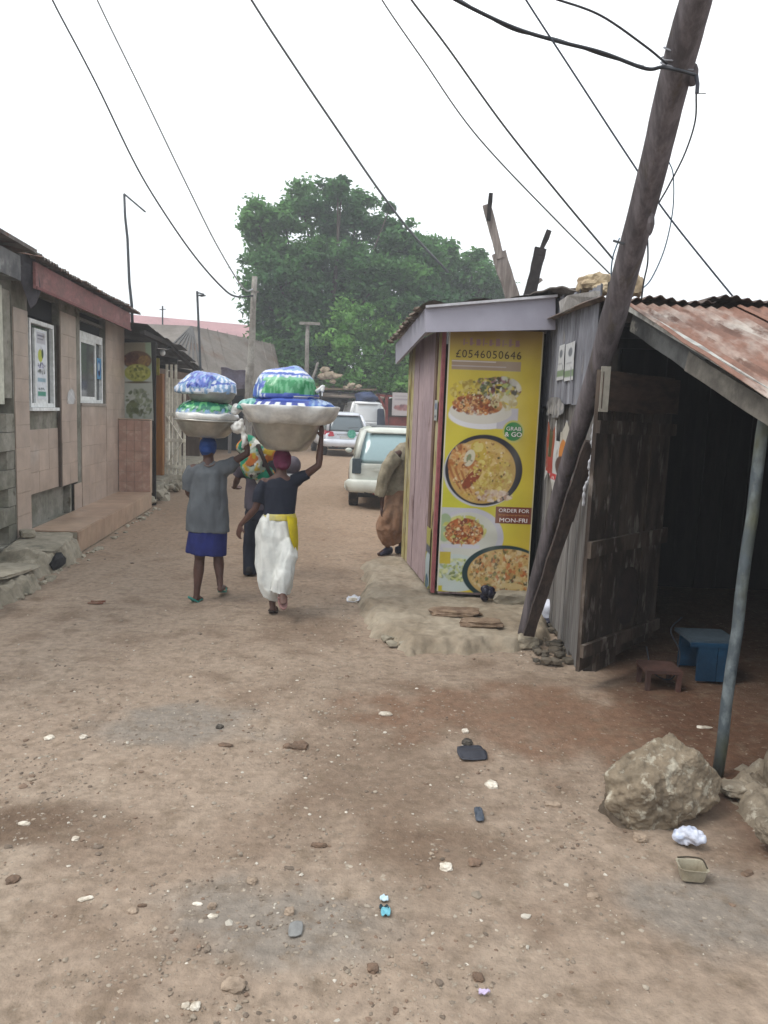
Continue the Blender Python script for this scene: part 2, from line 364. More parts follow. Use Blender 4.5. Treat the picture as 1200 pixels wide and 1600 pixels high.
chip_m = mat('stone_chips', (1, 1, 1), attr='Col', rough=.9, bump=.3, bscale=60, rnd=0, island=.15)
gv.build('gravel', chip_m, colf=np.array(gc), kind='stuff', origin=(0, 0, 0))

# heightfield masonry with an uneven outline (aprons, kerbs, rubble)
def mound(outline, h, edge=.12, step=.04, seed=0, rough=.02, top=None):
    a = np.array([(p[0], p[1]) for p in outline]); mn, mxv = a.min(0)-.3, a.max(0)+.3
    nx = int((mxv[0]-mn[0])/step)+1; ny = int((mxv[1]-mn[1])/step)+1
    def sd(x, y):
        ins = False; d = 9e9; n = len(a)
        for i in range(n):
            x1, y1 = a[i]; x2, y2 = a[(i+1) % n]
            if (y1 > y) != (y2 > y) and x < (x2-x1)*(y-y1)/(y2-y1)+x1: ins = not ins
            t = max(0, min(1, ((x-x1)*(x2-x1)+(y-y1)*(y2-y1))/((x2-x1)**2+(y2-y1)**2+1e-9))); d = min(d, math.hypot(x-x1-t*(x2-x1), y-y1-t*(y2-y1)))
        return d if ins else -d
    b = MB(); idx = {}; Dm = {}
    for j in range(ny):
        for i in range(nx):
            x, y = mn[0]+i*step, mn[1]+j*step; d = sd(x, y)+.09*fbm(x, y, seed, 4, 3.5)+.018*fbm(x, y, seed+9, 3, 11); Dm[i, j] = d
            hh = h if top is None else top(x, y)
            z = gz(x, y)-.03+(hh+.03)*smooth(-edge/2, edge/2, d)+rough*fbm(x, y, seed+2, 4, 5)*smooth(-edge, 0, d)+rough*.35*fbm(x, y, seed+4, 3, 22)-rough*.9*max(0, .12-abs(fbm(x, y, seed+6, 2, 1.7)))*6*smooth(-edge, 0, d)
            idx[i, j] = len(b.v); b.v.append((x, y, z))
    for j in range(ny-1):
        for i in range(nx-1):
            if max(Dm[i, j], Dm[i+1, j], Dm[i, j+1], Dm[i+1, j+1]) > -edge/2-.02: b.f.append((idx[i, j], idx[i+1, j], idx[i+1, j+1], idx[i, j+1]))
    return b

# ================================================================== LEFT ROW
LR = math.atan(.104); LF = Matrix.Translation((-3.4, 0, 0)) @ Matrix.Rotation(LR, 4, 'Z')   # local x = out to the street, y = along it
def lw(o, t, z=0): return LF @ Vector((o, t, z))
tile_m = mat('pink_wall_tile', S(196, 177, 163), S(184, 164, 149), 1.6, (.4, .65), rough=.34, bump=.08, bscale=10, rnd=.06, c3=S(205, 192, 182), thr3=(.62, .75), s3=2.2, spec=.5)
btile_m = mat('tan_bench_tile', S(196, 168, 144), S(182, 152, 130), 2, (.4, .65), rough=.4, bump=.1, bscale=12, rnd=.05, c3=S(205, 182, 160), thr3=(.6, .75), s3=1.5)
stile_m = mat('rose_low_wall_tile', S(186, 150, 134), S(200, 170, 152), 9, (.5, .62), rough=.4, bump=.1, bscale=12, rnd=.05)
white_al = mat('white_window_frame', S(228, 230, 230, .9), S(214, 216, 214, .88), 6, rough=.5, bump=.05)
glass_m = mat('window_glass', S(112, 114, 116, .6), rough=.08, bump=0, rnd=0, spec=.6, vvar=.03)
house = thing('tiled_shop', 'low shop faced in pink tiles with two narrow white windows and a maroon fascia', 'building', lw(-.1, 9.0), LR)
def hb(name, mt, boxes, **k):
    b = MB(LF)
    for a, c in boxes: b.b2(a, c)
    return b.build(name, mt, house, **k)
hb('wall', plaster, [((-.35, 9.0, 0), (0, 9.5, 3.3)), ((-.35, 9.503, .0), (-.04, 10.697, .27)), ((-.35, 9.503, .70), (-.04, 10.697, 1.77)), ((-.35, 10.7, .70), (0, 11.45, 3.3)), ((-.35, 10.7, 0), (-.002, 11.45, .27)), ((-.35, 11.452, 0), (0, 11.66, 3.3)),
   ((-.35, 11.662, 0), (-.002, 13.1, 1.84)), ((-.35, 13.102, 0), (0, 14.45, 3.3)), ((-.35, 14.2, 0), (-6, 14.45, 3.3)), ((-.35, 9.0, 0), (-6, 9.25, 3.3)),
   ((-.35, 9.503, 3.2), (-.04, 10.697, 3.3)), ((-.35, 11.662, 3.24), (-.04, 13.1, 3.3))])
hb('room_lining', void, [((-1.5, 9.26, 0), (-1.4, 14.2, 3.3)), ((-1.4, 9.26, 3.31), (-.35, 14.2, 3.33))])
# low hollow in the wall foot, rough blockwork showing
hb('exposed_blockwork', plaster, [((-.34, 9.505, .27), (-.12, 11.44, .70)), ((-.119, 11.18, .28), (-.03, 11.26, .69))])
# tiles
def tiles(t0, t1, z0, z1, tw, th, o, mt=tile_m, skip=None):
    nt_ = max(1, round((t1-t0)/tw)); nz_ = max(1, round((z1-z0)/th)); tw = (t1-t0)/nt_; th = (z1-z0)/nz_
    for i in range(nt_):
        for j in range(nz_):
            c = (t0+(i+.5)*tw, z0+(j+.5)*th)
            if skip and skip(*c): continue
            piece('tile', mt, house, (o+.005+random.uniform(-.001, .0015), c[0], c[1]), (.012, tw-.003, th-.003), LF)
tiles(9.02, 9.48, .24, 2.94, .46, .27, .001)
tiles(9.53, 10.67, .71, 1.52, .4, .27, -.039)
tiles(10.73, 11.43, .71, 3.1, .35, .3, .001)
tiles(11.27, 11.64, .29, .68, .37, .2, .001)
tiles(11.67, 13.1, .29, 1.83, .36, .3, .001)
tiles(13.12, 14.44, .29, 3.24, .44, .3, .001, skip=lambda t, z: t > 13.85 and z < 1.6)
for t_ in (9.49, 10.685, 10.715):   # grout channels, dark slivers
    hb('joint', mat('dark_joint', S(96, 84, 76)), [((-.03, t_-.006, .7), (.004, t_+.006, 2.9))])
# windows
def window(t0, t1, z0, z1, o, kind):
    b = MB(LF); fw = .05
    for a, c in (((o, t0, z0), (o+.06, t0+fw, z1)), ((o, t1-fw, z0), (o+.06, t1, z1)), ((o-.002, t0+fw, z0), (o+.058, t1-fw, z0+fw)), ((o-.002, t0+fw, z1-(fw if kind == 1 else .12)), (o+.058, t1-fw, z1))): b.b2(a, c)
    wd = b.build('window', white_al, house)
    g1 = MB(LF).b2((o+.005, t0+fw, z0+fw), (o+.012, t1-fw, z1-fw)).build('pane', mat('dark_pane', S(70, 78, 80), rough=.08, bump=0, spec=.6), wd)
    if kind == 1: s0, s1 = t0+.2, t1-.26
    else: s0, s1 = t0+.03, t0+.92
    b = MB(LF); q = .06
    for a, c in (((o+.02, s0, z0+.02), (o+.05, s0+q, z1-.1)), ((o+.02, s1-q, z0+.02), (o+.05, s1, z1-.1)), ((o+.021, s0+q, z0+.02), (o+.049, s1-q, z0+.02+q*1.3)), ((o+.021, s0+q, z1-.1-q), (o+.049, s1-q, z1-.1))): b.b2(a, c)
    b.build('sash', white_al, wd); MB(LF).b2((o+.03, s0+q, z0+.08), (o+.036, s1-q, z1-.15)).build('pane', glass_m if kind == 2 else white_al, wd)
    MB(LF).b2((o-.01, t0-.06, z0-.045), (o+.10, t1+.06, z0-.003)).build('sill', white_al if kind == 1 else mat('concrete_sill', S(170, 160, 150)), wd)
    return wd, s0, s1
wd1, s0, s1 = window(9.6, 10.52, 1.8, 2.88, -.07, 1)
wd2, _, _ = window(11.7, 12.98, 1.87, 2.94, -.07, 2)
hb('transom_opening', void, [((-.2, 9.51, 2.93), (-.09, 10.69, 3.19))]); hb('transom_opening', void, [((-.2, 11.67, 2.96), (-.09, 13.09, 3.23))])
hb('lintel_bar', mat('grey_lintel', S(130, 128, 124)), [((-.10, 11.67, 3.1), (-.03, 13.09, 3.14))])
# price poster on the first window's sash (its own printed sheet)
cv = Canvas(s1-s0-.1, .86, .008, S(222, 226, 232, .85)); ww = cv.w
cv.rect(.02, .70, ww-.02, .84, S(205, 205, 212)); cv.rect(.05, .79, ww-.06, .81, S(120, 120, 140)); cv.rect(.05, .75, ww-.1, .765, S(140, 140, 150)); cv.ell(ww*.4, .55, .09, .08, S(200, 208, 90)); cv.ell(ww*.62, .58, .04, .06, S(70, 90, 60))
cv.food(ww*.5, .43, .15, .04, 26, [S(70, 60, 120), S(120, 110, 170), S(60, 70, 60)], .01, .025); cv.food(ww*.5, .35, .15, .035, 26, [S(50, 50, 50), S(110, 120, 110), S(150, 150, 150)], .01, .03)
cv.rect(.03, .22, ww-.03, .27, S(160, 190, 205)); cv.food(ww*.5, .13, .15, .02, 16, [S(50, 60, 60), S(90, 110, 110)], .01, .02); cv.rect(.03, .04, ww-.03, .10, S(90, 160, 140))
cv.build('price_poster', paper_m, plane_T(lw(-.018, s0+.05, 1.9), lw(0, 1)-lw(0, 0)), label='narrow white paper price poster stuck inside the nearer white window', cat='poster')
cv = Canvas(.26, .34, .01, S(90, 150, 190)); cv.ell(.13, .17, .1, .13, S(40, 90, 150)); cv.ell(.12, .2, .05, .07, S(180, 200, 215)); cv.ell(.14, .1, .05, .04, S(20, 30, 60))
cv.build('window_sticker', paper_m, plane_T(lw(-.018, 12.66, 2.26), lw(0, 1)-lw(0, 0)), label='blue round-patterned sticker on the right pane of the farther white window', cat='sticker')
# eaves: fascia boards and torn roof edge
maroon = mat('maroon_fascia_paint', S(146, 98, 96), S(128, 92, 88), 3, rough=.7, stretch=(1, 1, 2), c3=S(165, 118, 116), thr3=(.55, .65), s3=2)
hb('fascia_board', maroon, [((.27, 8.92, 3.14), (.30, 11.1, 3.43))]); hb('fascia_board', maroon, [((.268, 11.105, 3.15), (.297, 13.64, 3.43))])
hb('fascia_trim', mat('maroon_trim', S(128, 84, 82)), [((.30, 8.93, 3.135), (.315, 13.63, 3.165))])
hb('soffit', dark, [((-.3, 8.95, 3.30), (.265, 13.62, 3.32))])
oldtin = mat('old_roof_tin', S(132, 126, 120), S(88, 80, 76), 3, rough=.8, c3=S(110, 78, 62), thr3=(.5, .6), s3=4, metal=.1)
for i in range(6):
    t0 = 8.85+i*.84
    MB(LF).sheet((-3.2, t0, 3.95), (3.55+random.uniform(0, .07), 0, -.48), (0, .9, random.uniform(-.02, .03)), 4, 24, lambda a, b: .022*math.sin(2*math.pi*b*9)+.012*noise.noise(Vector((a*3, b*6, i)))).build('roof_sheet', oldtin, house)
eb = MB(LF)
for i in range(46):
    t_ = 8.7+random.random()*5; eb.rock((.25+random.uniform(-.12, .08), t_, 3.49+random.uniform(-.02, .03)), (.05, random.uniform(.04, .14), .025), i, 1, .5)
eb.build('roof_edge_debris', mat('roof_rubble', S(120, 116, 108), S(70, 66, 62), 8), house, kind='stuff')
# tiled bench with low end wall
bench = MB(LF).b2((.01, 9.36, 0), (.585, 13.9, .285)).build('bench', concrete, house)
house_b = house
for i in range(11):
    tw = (13.9-9.36)/11; t_ = 9.36+(i+.5)*tw
    piece('bench_tile', btile_m, bench, (.595, t_, .155), (.014, tw-.004, .262), LF)
    piece('bench_tile', btile_m, bench, (.30, t_, .292), (.578, tw-.003, .014), LF)
lowall = MB(LF).b2((.015, 13.92, 0), (.56, 14.1, 1.6)).build('low_end_wall', plaster, house)
for i in range(4):
    for j in range(7): piece('tile', stile_m, lowall, (.09+i*.137, 13.912, .39+j*.185), (.132, .014, .18), LF)
piece('tile', btile_m, lowall, (.29, 14.0, 1.608), (.56, .2, .014), LF)
piece('tile', btile_m, lowall, (.568, 14.0, .93), (.012, .18, 1.32), LF)
# faint chalk writing scuffs are wear on the tile between the windows
cv = Canvas(.42, .3, .012, S(180, 168, 160)); cv.ell(.2, .1, .16, .13, S(205, 205, 205)); cv.stripes(S(230, 230, 230, .9), 6, 1.2, .012, .6); cv.stripes(S(235, 235, 235, .9), 4, 2.1, .008, .7)
MBX = cv.build('faded_sticker', paper_m, plane_T(lw(.0165, 10.95, 1.85), lw(0, 1)-lw(0, 0)), keep=lambda u, v: math.hypot(u-.5, v*.8) < .55, label='faded whitish half-round sticker on the pink tiles between the two windows', cat='sticker')
# food banner above the low wall
bx0, bx1 = P(195, 600, 14.35), P(240, 600, 14.3); bw = (bx1-bx0).length
cv = Canvas(bw, 1.42, .012, S(190, 196, 186)); cv.rect(0, 1.2, bw, 1.42, S(158, 150, 128)); cv.rect(bw*.8, .9, bw, 1.42, S(160, 178, 150))
cv.ell(bw*.5, 1.1, bw*.5, .17, S(112, 84, 62)); cv.food(bw*.35, 1.12, bw*.36, .12, 50, [S(90, 50, 38), S(140, 96, 60), S(70, 42, 34)], .02, .06); cv.food(bw*.75, 1.08, bw*.22, .11, 30, [S(160, 128, 66), S(140, 110, 70)], .02, .05)
cv.ell(bw*.5, .87, bw*.46, .16, S(172, 176, 84)); cv.food(bw*.5, .88, bw*.4, .13, 60, [S(196, 196, 100), S(160, 162, 66), S(90, 100, 40), S(210, 206, 120)], .015, .04); cv.ell(bw*.5, .70, bw*.46, .02, S(96, 86, 60))
cv.food(bw*.5, .3, bw*.48, .3, 90, [S(205, 210, 204), S(150, 160, 130), S(120, 132, 98), S(96, 110, 78), S(180, 190, 170)], .02, .07); cv.food(bw*.35, .2, bw*.3, .18, 30, [S(96, 104, 66), S(120, 130, 90)], .03, .08)
cv.build('food_banner', print_m, plane_T(bx0+Vector((0, 0, 1.57-bx0.z)), bx1-bx0), label='faded upright food banner standing behind the low tiled wall at the bench end', cat='banner')
MB().b2((bx0.x-.02, 14.36, 0), (bx1.x+.02, 14.40, 3.02)).build('banner_backing_board', dark, label='dark upright board backing the faded food banner', cat='board')

# ---- neighbour at the far left edge
nb = thing('cream_shop', 'cream painted shop at the left edge with bare concrete block base', 'building', lw(0, 8.0), LR)
def nbb(name, mt, boxes):
    b = MB(LF)
    for a, c in boxes: b.b2(a, c)
    return b.build(name, mt, nb)
cream = mat('cream_paint', S(214, 214, 198, .85), S(196, 196, 180), 1.4, rough=.7)
nbb('wall', cream, [((-.25, 4.0, 1.83), (.02, 8.68, 3.12))])
nbb('side_wall', plaster, [((-3, 8.8, 0), (-.3, 8.97, 3.2))])
for j in range(8):
    for i in range(3):
        t1_ = 8.94-(2-i)*.46-(.23 if j % 2 and i < 2 else 0); t0_ = t1_-(.23 if j % 2 and i == 2 else .46)
        piece('concrete_block', plaster, nb, (-.10+random.uniform(-.006, .006), (t0_+t1_)/2, .13+j*.213), (.24, t1_-t0_-.008, .205), LF)
nbb('pillar', plaster, [((-.24, 8.69, 1.9), (.0, 8.96, 3.1))])
nbb('concrete_beam', mat('mottled_concrete', S(128, 128, 128), S(96, 96, 98), 4, (.4, .6), bump=.6, bscale=30, c3=S(165, 165, 162), thr3=(.6, .68), s3=6), [((-.1, 5.5, 3.16), (.27, 8.55, 3.42))])
nbb('roof_slab', oldtin, [((-2, 5.5, 3.5), (.36, 8.8, 3.54))])
T_ = plane_T(lw(.03, 8.15, 2.5), lw(0, 1)-lw(0, 0))
cv = Canvas(.42, .5, .012, S(214, 214, 198, .85)); cv.ell(.05, .25, .24, .24, S(30, 130, 96)); cv.ell(.05, .25, .17, .17, S(210, 220, 210)); cv.ell(.03, .25, .10, .12, S(40, 140, 100))
cv.build('painted_sign', print_m, T_, label='green round sign on the cream wall at the left edge', cat='sign')
# torn tarpaulin strip hanging from the corner
tb = MB(); q = [P(28, 400, 8.75), P(52, 392, 8.95), P(60, 425, 9.0), P(64, 455, 9.05), P(56, 475, 9.05), P(48, 482, 9.0), P(38, 455, 8.9), P(28, 425, 8.8)]
n_ = len(q); nrm = Vector((.2, -1, 0)).normalized()*.012; c_ = sum(q, Vector())/n_
vs = []
for k, off in ((0, nrm), (1, -nrm)):
    vs += [p+off for p in q]
tb.add(vs, [tuple(range(n_))[::-1], tuple(range(n_, 2*n_))]+[(i, (i+1) % n_, n_+(i+1) % n_, n_+i) for i in range(n_)])
tb.build('torn_tarpaulin', mat('grey_tarpaulin', S(84, 82, 88), S(66, 64, 70), 6, rough=.7), label='torn grey tarpaulin strip hanging at the corner left of the maroon fascia', cat='tarpaulin')
MB().beam(P(30, 415, 8.8), P(41, 402, 8.9), .05, .03).build('batten', grey_wood, label='short pale batten end sticking out above the torn tarpaulin', cat='batten')

# ---- broken kerb and drain slabs along the left
kb = thing('broken_kerb', 'broken concrete kerb and drain edge in front of the left shops', 'kerb', lw(.3, 8))
o_ = [lw(.02, 4.2), lw(.62, 4.2), lw(.60, 6.3), lw(.68, 7.4), lw(.55, 8.1), lw(.66, 8.6), lw(.60, 9.34), lw(.02, 9.34)]
mound(o_, .2, .10, .035, 5, .05, top=lambda x, y: .24 if y > 8.2 else .16+.05*noise.noise(Vector((x*2, y*2, 3)))).build('kerb_mass', concrete, kb)
for i, (o1, t1, zz, dx, dy, dz, a) in enumerate(((.34, 8.8, .25, .56, .95, .05, .06), (.40, 7.5, .19, .44, .9, .05, -.08), (.46, 6.3, .17, .36, 1.2, .06, .03), (.50, 5.1, .15, .36, 1.1, .07, -.02), (.14, 8.95, .33, .16, .2, .08, .5))):
    MB(LF).rock((o1, t1, zz), (dx/2, dy/2, dz/2), i+20, 3, .06, Matrix.Rotation(a, 3, 'Z') @ Matrix.Rotation(.06*(-1)**i, 3, 'X'), 2.0, blocky=8).build('broken_slab', concrete, kb, label=['cracked slab nearest the tiled bench', None, None, 'slab nearest the camera', 'small slab chunk against the wall'][i])
MB(LF).rock((.63, 8.45, .10), (.06, .22, .09), 3, 2, .3).build('drain_hole', void, kb)
rb = MB(LF)
for i in range(60):
    t_ = random.uniform(5, 14); s_ = random.uniform(.015, .05); rb.rock((.66+abs(random.gauss(0, .06)), t_, gz(-4, t_)+s_*.3), (s_, s_*1.3, s_*.7), i, 1, .4, blocky=3)
rb.build('kerb_rubble', concrete, kb, kind='stuff')
# raised pavement beyond the bench
pv = thing('raised_pavement', 'raised concrete pavement in front of the slatted gate beyond the bench', 'pavement', lw(.3, 17))
MB(LF).b2((-1.6, 14.12, 0), (.50, 15.9, .31)).build('pavement_slab', concrete, pv, bevel=.03); MB(LF).b2((-1.6, 15.92, 0), (.42, 24, .34)).build('pavement_slab', concrete, pv, bevel=.03)
rb = MB(LF)
for i in range(30):
    t_ = random.uniform(14, 20); s_ = random.uniform(.04, .12); rb.rock((.5+random.uniform(-.05, .1), t_, .1+random.uniform(-.05, .1)), (s_, s_*1.3, s_*.9), i, 1, .4, blocky=3)
rb.build('broken_edge', concrete, pv, kind='stuff')

# ---- second shop with dark lean-to roof, gate and slatted front
sh = thing('slatted_shop', 'open-fronted shop of pale vertical slats under a dark sagging tin roof', 'building', lw(-.5, 18), LR)
def shb(name, mt, boxes, **k):
    b = MB(LF)
    for a, c in boxes: b.b2(a, c)
    return b.build(name, mt, sh, **k)
shb('wall', mat('brown_boards', S(112, 92, 76), S(86, 70, 58), 3, stretch=(2, 2, .3)), [((-1.0, 14.5, 0), (-.9, 24, 3.0)), ((-1.0, 23.9, 0), (.1, 24, 2.9))])
for i in range(8):
    t0 = 13.75+i*.9
    z_ = 3.3-.4*(i/7)**1.2
    MB(LF).sheet((-2.0, t0, z_+.12), (2.62+random.uniform(-.08, .10), 0, -.14+random.uniform(-.02, .02)), (0, .97, -.055), 4, 20, lambda a, b: .022*math.sin(2*math.pi*b*10)).build('roof_sheet', mat('dark_roof_tin', S(96, 92, 92), S(66, 62, 62), 3, metal=.1, rough=.75), sh)
shb('eave_beam', dark, [((.42, 13.8, 3.10), (.50, 16.5, 3.18))]); MB(LF).beam((.46, 16.5, 3.12), (.46, 20.8, 2.78), .08, .09).build('eave_beam', dark, sh)
for t_ in (15.0, 17.3, 19.6): MB(LF).beam((-.95, t_, 3.2-.05*(t_-14)), (.5, t_, 3.05-.06*(t_-14)), .06, .09).build('rafter', dark, sh)
orange_w = mat('orange_varnished_wood', S(156, 100, 56), S(176, 120, 52), 2, rough=.5, stretch=(2, 2, .3))
a, b_ = P(243, 600, 16.9), P(255, 600, 16.9)
MB().b2((a.x, 16.85, .33), (b_.x, 17.0, 2.55)).build('door_post', orange_w, sh); MB().b2((a.x-.32, 16.95, .33), (a.x-.005, 17.0, 2.5)).build('doorway', void, sh)
a, b_ = P(241, 560, 17), P(253, 587, 17)
MB().b2((a.x, 16.8, b_.z), (b_.x, 16.83, a.z)).build('yellow_notice', mat('yellow_paint', S(190, 180, 70), S(170, 150, 60), 9, rough=.6), sh)
MB().ell(P(254, 551, 16.7), (.06, .06, .07)).build('bulb', mat('frosted_bulb', S(236, 238, 240, .9), rough=.2, bump=0), sh, True)
slat_m = mat('pale_slat_paint', S(226, 220, 204, .95), S(206, 198, 182, .9), 4, rough=.7, rnd=.08)
brownslat_m = mat('brown_board', S(160, 144, 134), S(136, 120, 110), 3, rough=.85, rnd=.1)
gt = thing('slatted_gate', 'pale slatted gate with a zigzag brace standing open beside the orange post', 'gate', P(272, 733, 16.9))
gx0, gx1 = P(258, 650, 16.9).x, P(290, 650, 16.9).x; ztop = P(270, 592, 16.9).z; zb = .36
for i in range(5): piece('slat', slat_m, gt, (gx0+.03+i*(gx1-gx0-.06)/4, 16.93, (zb+ztop)/2+(.16 if i < 3 else 0)), (.05, .02, ztop-zb+(.3 if i < 3 else 0)))
for z_ in (.52, 1.1, 1.66): piece('rail', slat_m, gt, ((gx0+gx1)/2, 16.905, z_+.02), (gx1-gx0, .024, .075))
for z0_, z1_, fl in ((.56, 1.1, 0), (1.12, 1.64, 1)):
    xa, xb = (gx0+.04, gx1-.06) if not fl else (gx1-.06, gx0+.04)
    MB().beam((xa, 16.885, z0_), (xb, 16.885, z1_), .02, .05, up=(0, 1, 0)).build('brace', slat_m, gt)
fr = thing('slatted_front', 'row of upright pale and brown slats closing the shop front beyond the gate', 'shopfront', lw(-.2, 19), LR)  # slatted front wall of the shop, made of separate slats
for i in range(34): piece('slat', slat_m if i % 3 else brownslat_m, fr, (-.12+.01*(i % 2), 17.15+i*.135, 1.45), (.025, .075, 2.25+random.uniform(-.03, .03)), LF)
for z_ in (.6, 2.3): MB(LF).b2((-.17, 17.0, z_), (-.135, 21.8, z_+.07)).build('rail', brownslat_m, fr)
ow = thing('orange_wall_shop', 'ochre painted shop wall behind the woman in grey', 'building', lw(-.6, 25), LR)
MB(LF).b2((-1.0, 24.1, 0), (-.3, 30, 2.75)).build('wall', mat('ochre_wall', S(176, 140, 92), S(160, 124, 80), 1.5), ow)
MB(LF).b2((-.29, 25.2, .3), (-.27, 26.2, 2.2)).build('door', mat('brown_door', S(110, 80, 56)), ow)
MB(LF).b2((-1.3, 24.0, 2.76), (.1, 30.1, 2.82)).build('roof', oldtin, ow)

# ---- hipped tin roof building and pink-roofed block behind
hp = thing('hip_roof_house', 'weathered grey tin hipped roof house beyond the slatted shop', 'house', P(350, 640, 28))
def slab(name, pts, mt, parent, ribs=0, th=.05):
    pts = [Vector(p) for p in pts]; n = (pts[1]-pts[0]).cross(pts[2]-pts[0]).normalized()
    if n.z < 0: n = -n
    b = MB(); k = len(pts); b.add(pts+[p-n*th for p in pts], [tuple(range(k)), tuple(range(2*k-1, k-1, -1))]+[(i, i+k, (i+1) % k+k, (i+1) % k) for i in range(k)])
    return b.build(name, mt, parent)
E1, E2, E3, R1, R2 = P(235, 566, 25), P(322, 596, 24.5), P(441, 602, 30), P(300, 509, 29), P(428, 538, 34)
tin_grey = mat('grey_tin', S(136, 128, 120), S(104, 95, 86), .9, (.4, .65), rough=.7, c3=S(112, 88, 74), thr3=(.56, .68), s3=.6, metal=.1)
R0 = P(225, 506, 29.2); slab('roof_slope', [P(200, 560, 25), E1, E2, R1, R0], tin_grey, hp); slab('roof_slope', [E2, E3, R2, R1], tin_grey, hp)
slab('roof_slope', [E3, P(443, 596, 36), R2], tin_grey, hp)
for i in range(7):
    t_ = (i+.5)/7; a = E1.lerp(E2, t_)+Vector((0, 0, .04)); b_ = a.lerp(R1, .97); MB().beam(a, b_, .05, .05).build('roof_rib', mat('dark_rib', S(96, 94, 92)), hp)
for i in range(9):
    t_ = (i+.5)/9; a = E2.lerp(E3, t_)+Vector((0, 0, .03)); b_ = R1.lerp(R2, t_)+Vector((0, 0, .03)); MB().beam(a, b_, .03, .04).build('roof_rib', tin_grey, hp)
MB().b2((-8.2, 28.5, 0), (-4.3, 28.7, 2.8)).build('wall', mat('drab_mud_wall', S(120, 108, 98), S(96, 86, 80), 1.2), hp)  # drab brown wall with soft mottling
MB().b2((-6.3, 28.45, .3), (-5.3, 28.49, 2.3)).build('doorway', void, hp)
for px in (333, 360, 428): q = P(px, 600, 26.5); MB().beam((q.x, 26.5, .28), (q.x, 26.5, 2.9), .1, .1).build('veranda_post', grey_wood, hp)
MB().sheet(P(345, 574, 25), P(386, 580, 25)-P(345, 574, 25), P(347, 604, 25.3)-P(345, 574, 25), 14, 8, lambda a, b: .06*math.sin(a*9)+.03*math.sin(b*7)).build('purple_tarpaulin', mat('purple_tarp', S(132, 126, 146), S(110, 104, 124), 2, rough=.6), label='dull purple tarpaulin awning under the hipped roof', cat='tarpaulin')
pk = thing('pink_roof_block', 'long building with a pale pink metal roof far behind the left row', 'building', (-9, 46, 0))
A_, B_ = P(215, 491, 44), P(445, 513, 50)
slab('roof', [A_+Vector((-3, 0, .1)), P(225, 522, 42)+Vector((-3, 0, 0)), P(445, 536, 48), B_], mat('pink_metal_roof', S(204, 158, 160), S(190, 146, 148), .6, rough=.5, bump=0), pk)
MB().hexa([(-19, 44, .3), (B_.x, 50, .3), (B_.x, 54, .3), (-19, 54, .3), (-19, 44, 5.6), (B_.x, 50, 5.3), (B_.x, 54, 5.3), (-19, 54, 5.6)]).build('wall', cream, pk)
# ================================================================== KIOSK WITH FOOD BANNER
KZ = .14
k0, k1, k2, k3 = Vector((.545, 7.48, KZ)), Vector((1.46, 7.46, KZ)), Vector((1.46, 9.4, KZ)), Vector((.27, 9.39, KZ))
ks = thing('food_kiosk', 'pink board food kiosk with a yellow food banner and grey fascia', 'kiosk', ((k0+k2)/2).to_tuple()[:2]+(KZ,))
pinkb = mat('pink_painted_board', S(186, 164, 166), S(164, 144, 148), 2.2, (.42, .62), rough=.75, stretch=(2, 2, .5), c3=S(124, 96, 96), thr3=(.62, .7), s3=4, bump=.35, rnd=.05)
yelb = mat('flaking_yellow_board', S(184, 170, 104), S(196, 186, 150), 4, (.42, .56), rough=.8, stretch=(3, 3, .5), c3=S(124, 96, 70), thr3=(.55, .62), s3=6, bump=.5, rnd=.05)
redb = mat('faded_red_post', S(164, 96, 98), S(148, 84, 90), 3, rough=.7)
brnb = mat('brown_post', S(138, 112, 96), S(110, 84, 70), 4, stretch=(2, 2, .4))
greyf = mat('pale_violet_fascia', S(178, 176, 190), S(168, 166, 180), 1.2, rough=.55, bump=.08, bscale=15, c3=S(150, 148, 158), thr3=(.64, .72), s3=1.6, vvar=.05)
sdir = (k3-k0); slen = sdir.length; sdir.normalize(); sn = Vector((-sdir.y, sdir.x, 0))
def splank(f0, f1, mt, name='board', o=0, z0=0, z1=None, th=.03, jag=0):
    a = k0+sdir*slen*f0+sn*o; b = k0+sdir*slen*f1+sn*o; n = sn*th
    zt = (2.72-KZ) if z1 is None else z1; up = Vector((0, 0, 1))
    return MB().hexa([a+up*z0, b+up*z0, b+n+up*z0, a+n+up*z0, a+up*zt, b+up*zt, b+n+up*zt, a+n+up*zt]).build(name, mt, ks)
for f0, f1, mt, o in ((.0, .035, redb, .012), (.04, .13, yelb, 0), (.135, .19, brnb, .012), (.195, .42, pinkb, .005), (.428, .64, pinkb, .0), (.648, .80, pinkb, .004), (.806, .90, yelb, 0), (.905, 1.0, yelb, .008)):
    splank(f0+.004, f1, mt, 'board', o)
for i in range(5): # front boards behind the banner
    x0, x1 = k0.x+.02+i*.178, k0.x+.02+(i+1)*.178-.006; MB().b2((x0, 7.475, KZ), (x1, 7.50, 2.72)).build('board', pinkb, ks)
MB().b2((1.43, 7.51, KZ), (1.46, 9.4, 2.72)).build('side_board', dark, ks); MB().hexa([k3+Vector((.02, -.03, 0)), k2+Vector((0, -.03, 0)), k2, k3+Vector((.02, 0, 0)), k3+Vector((.02, -.03, 2.6)), k2+Vector((0, -.03, 2.6)), k2+Vector((0, 0, 2.6)), k3+Vector((.02, 0, 2.6))]).build('back_board', dark, ks)
MB().b2((.6, 7.55, KZ+.01), (1.42, 9.3, KZ+.03)).build('floor', dark, ks)
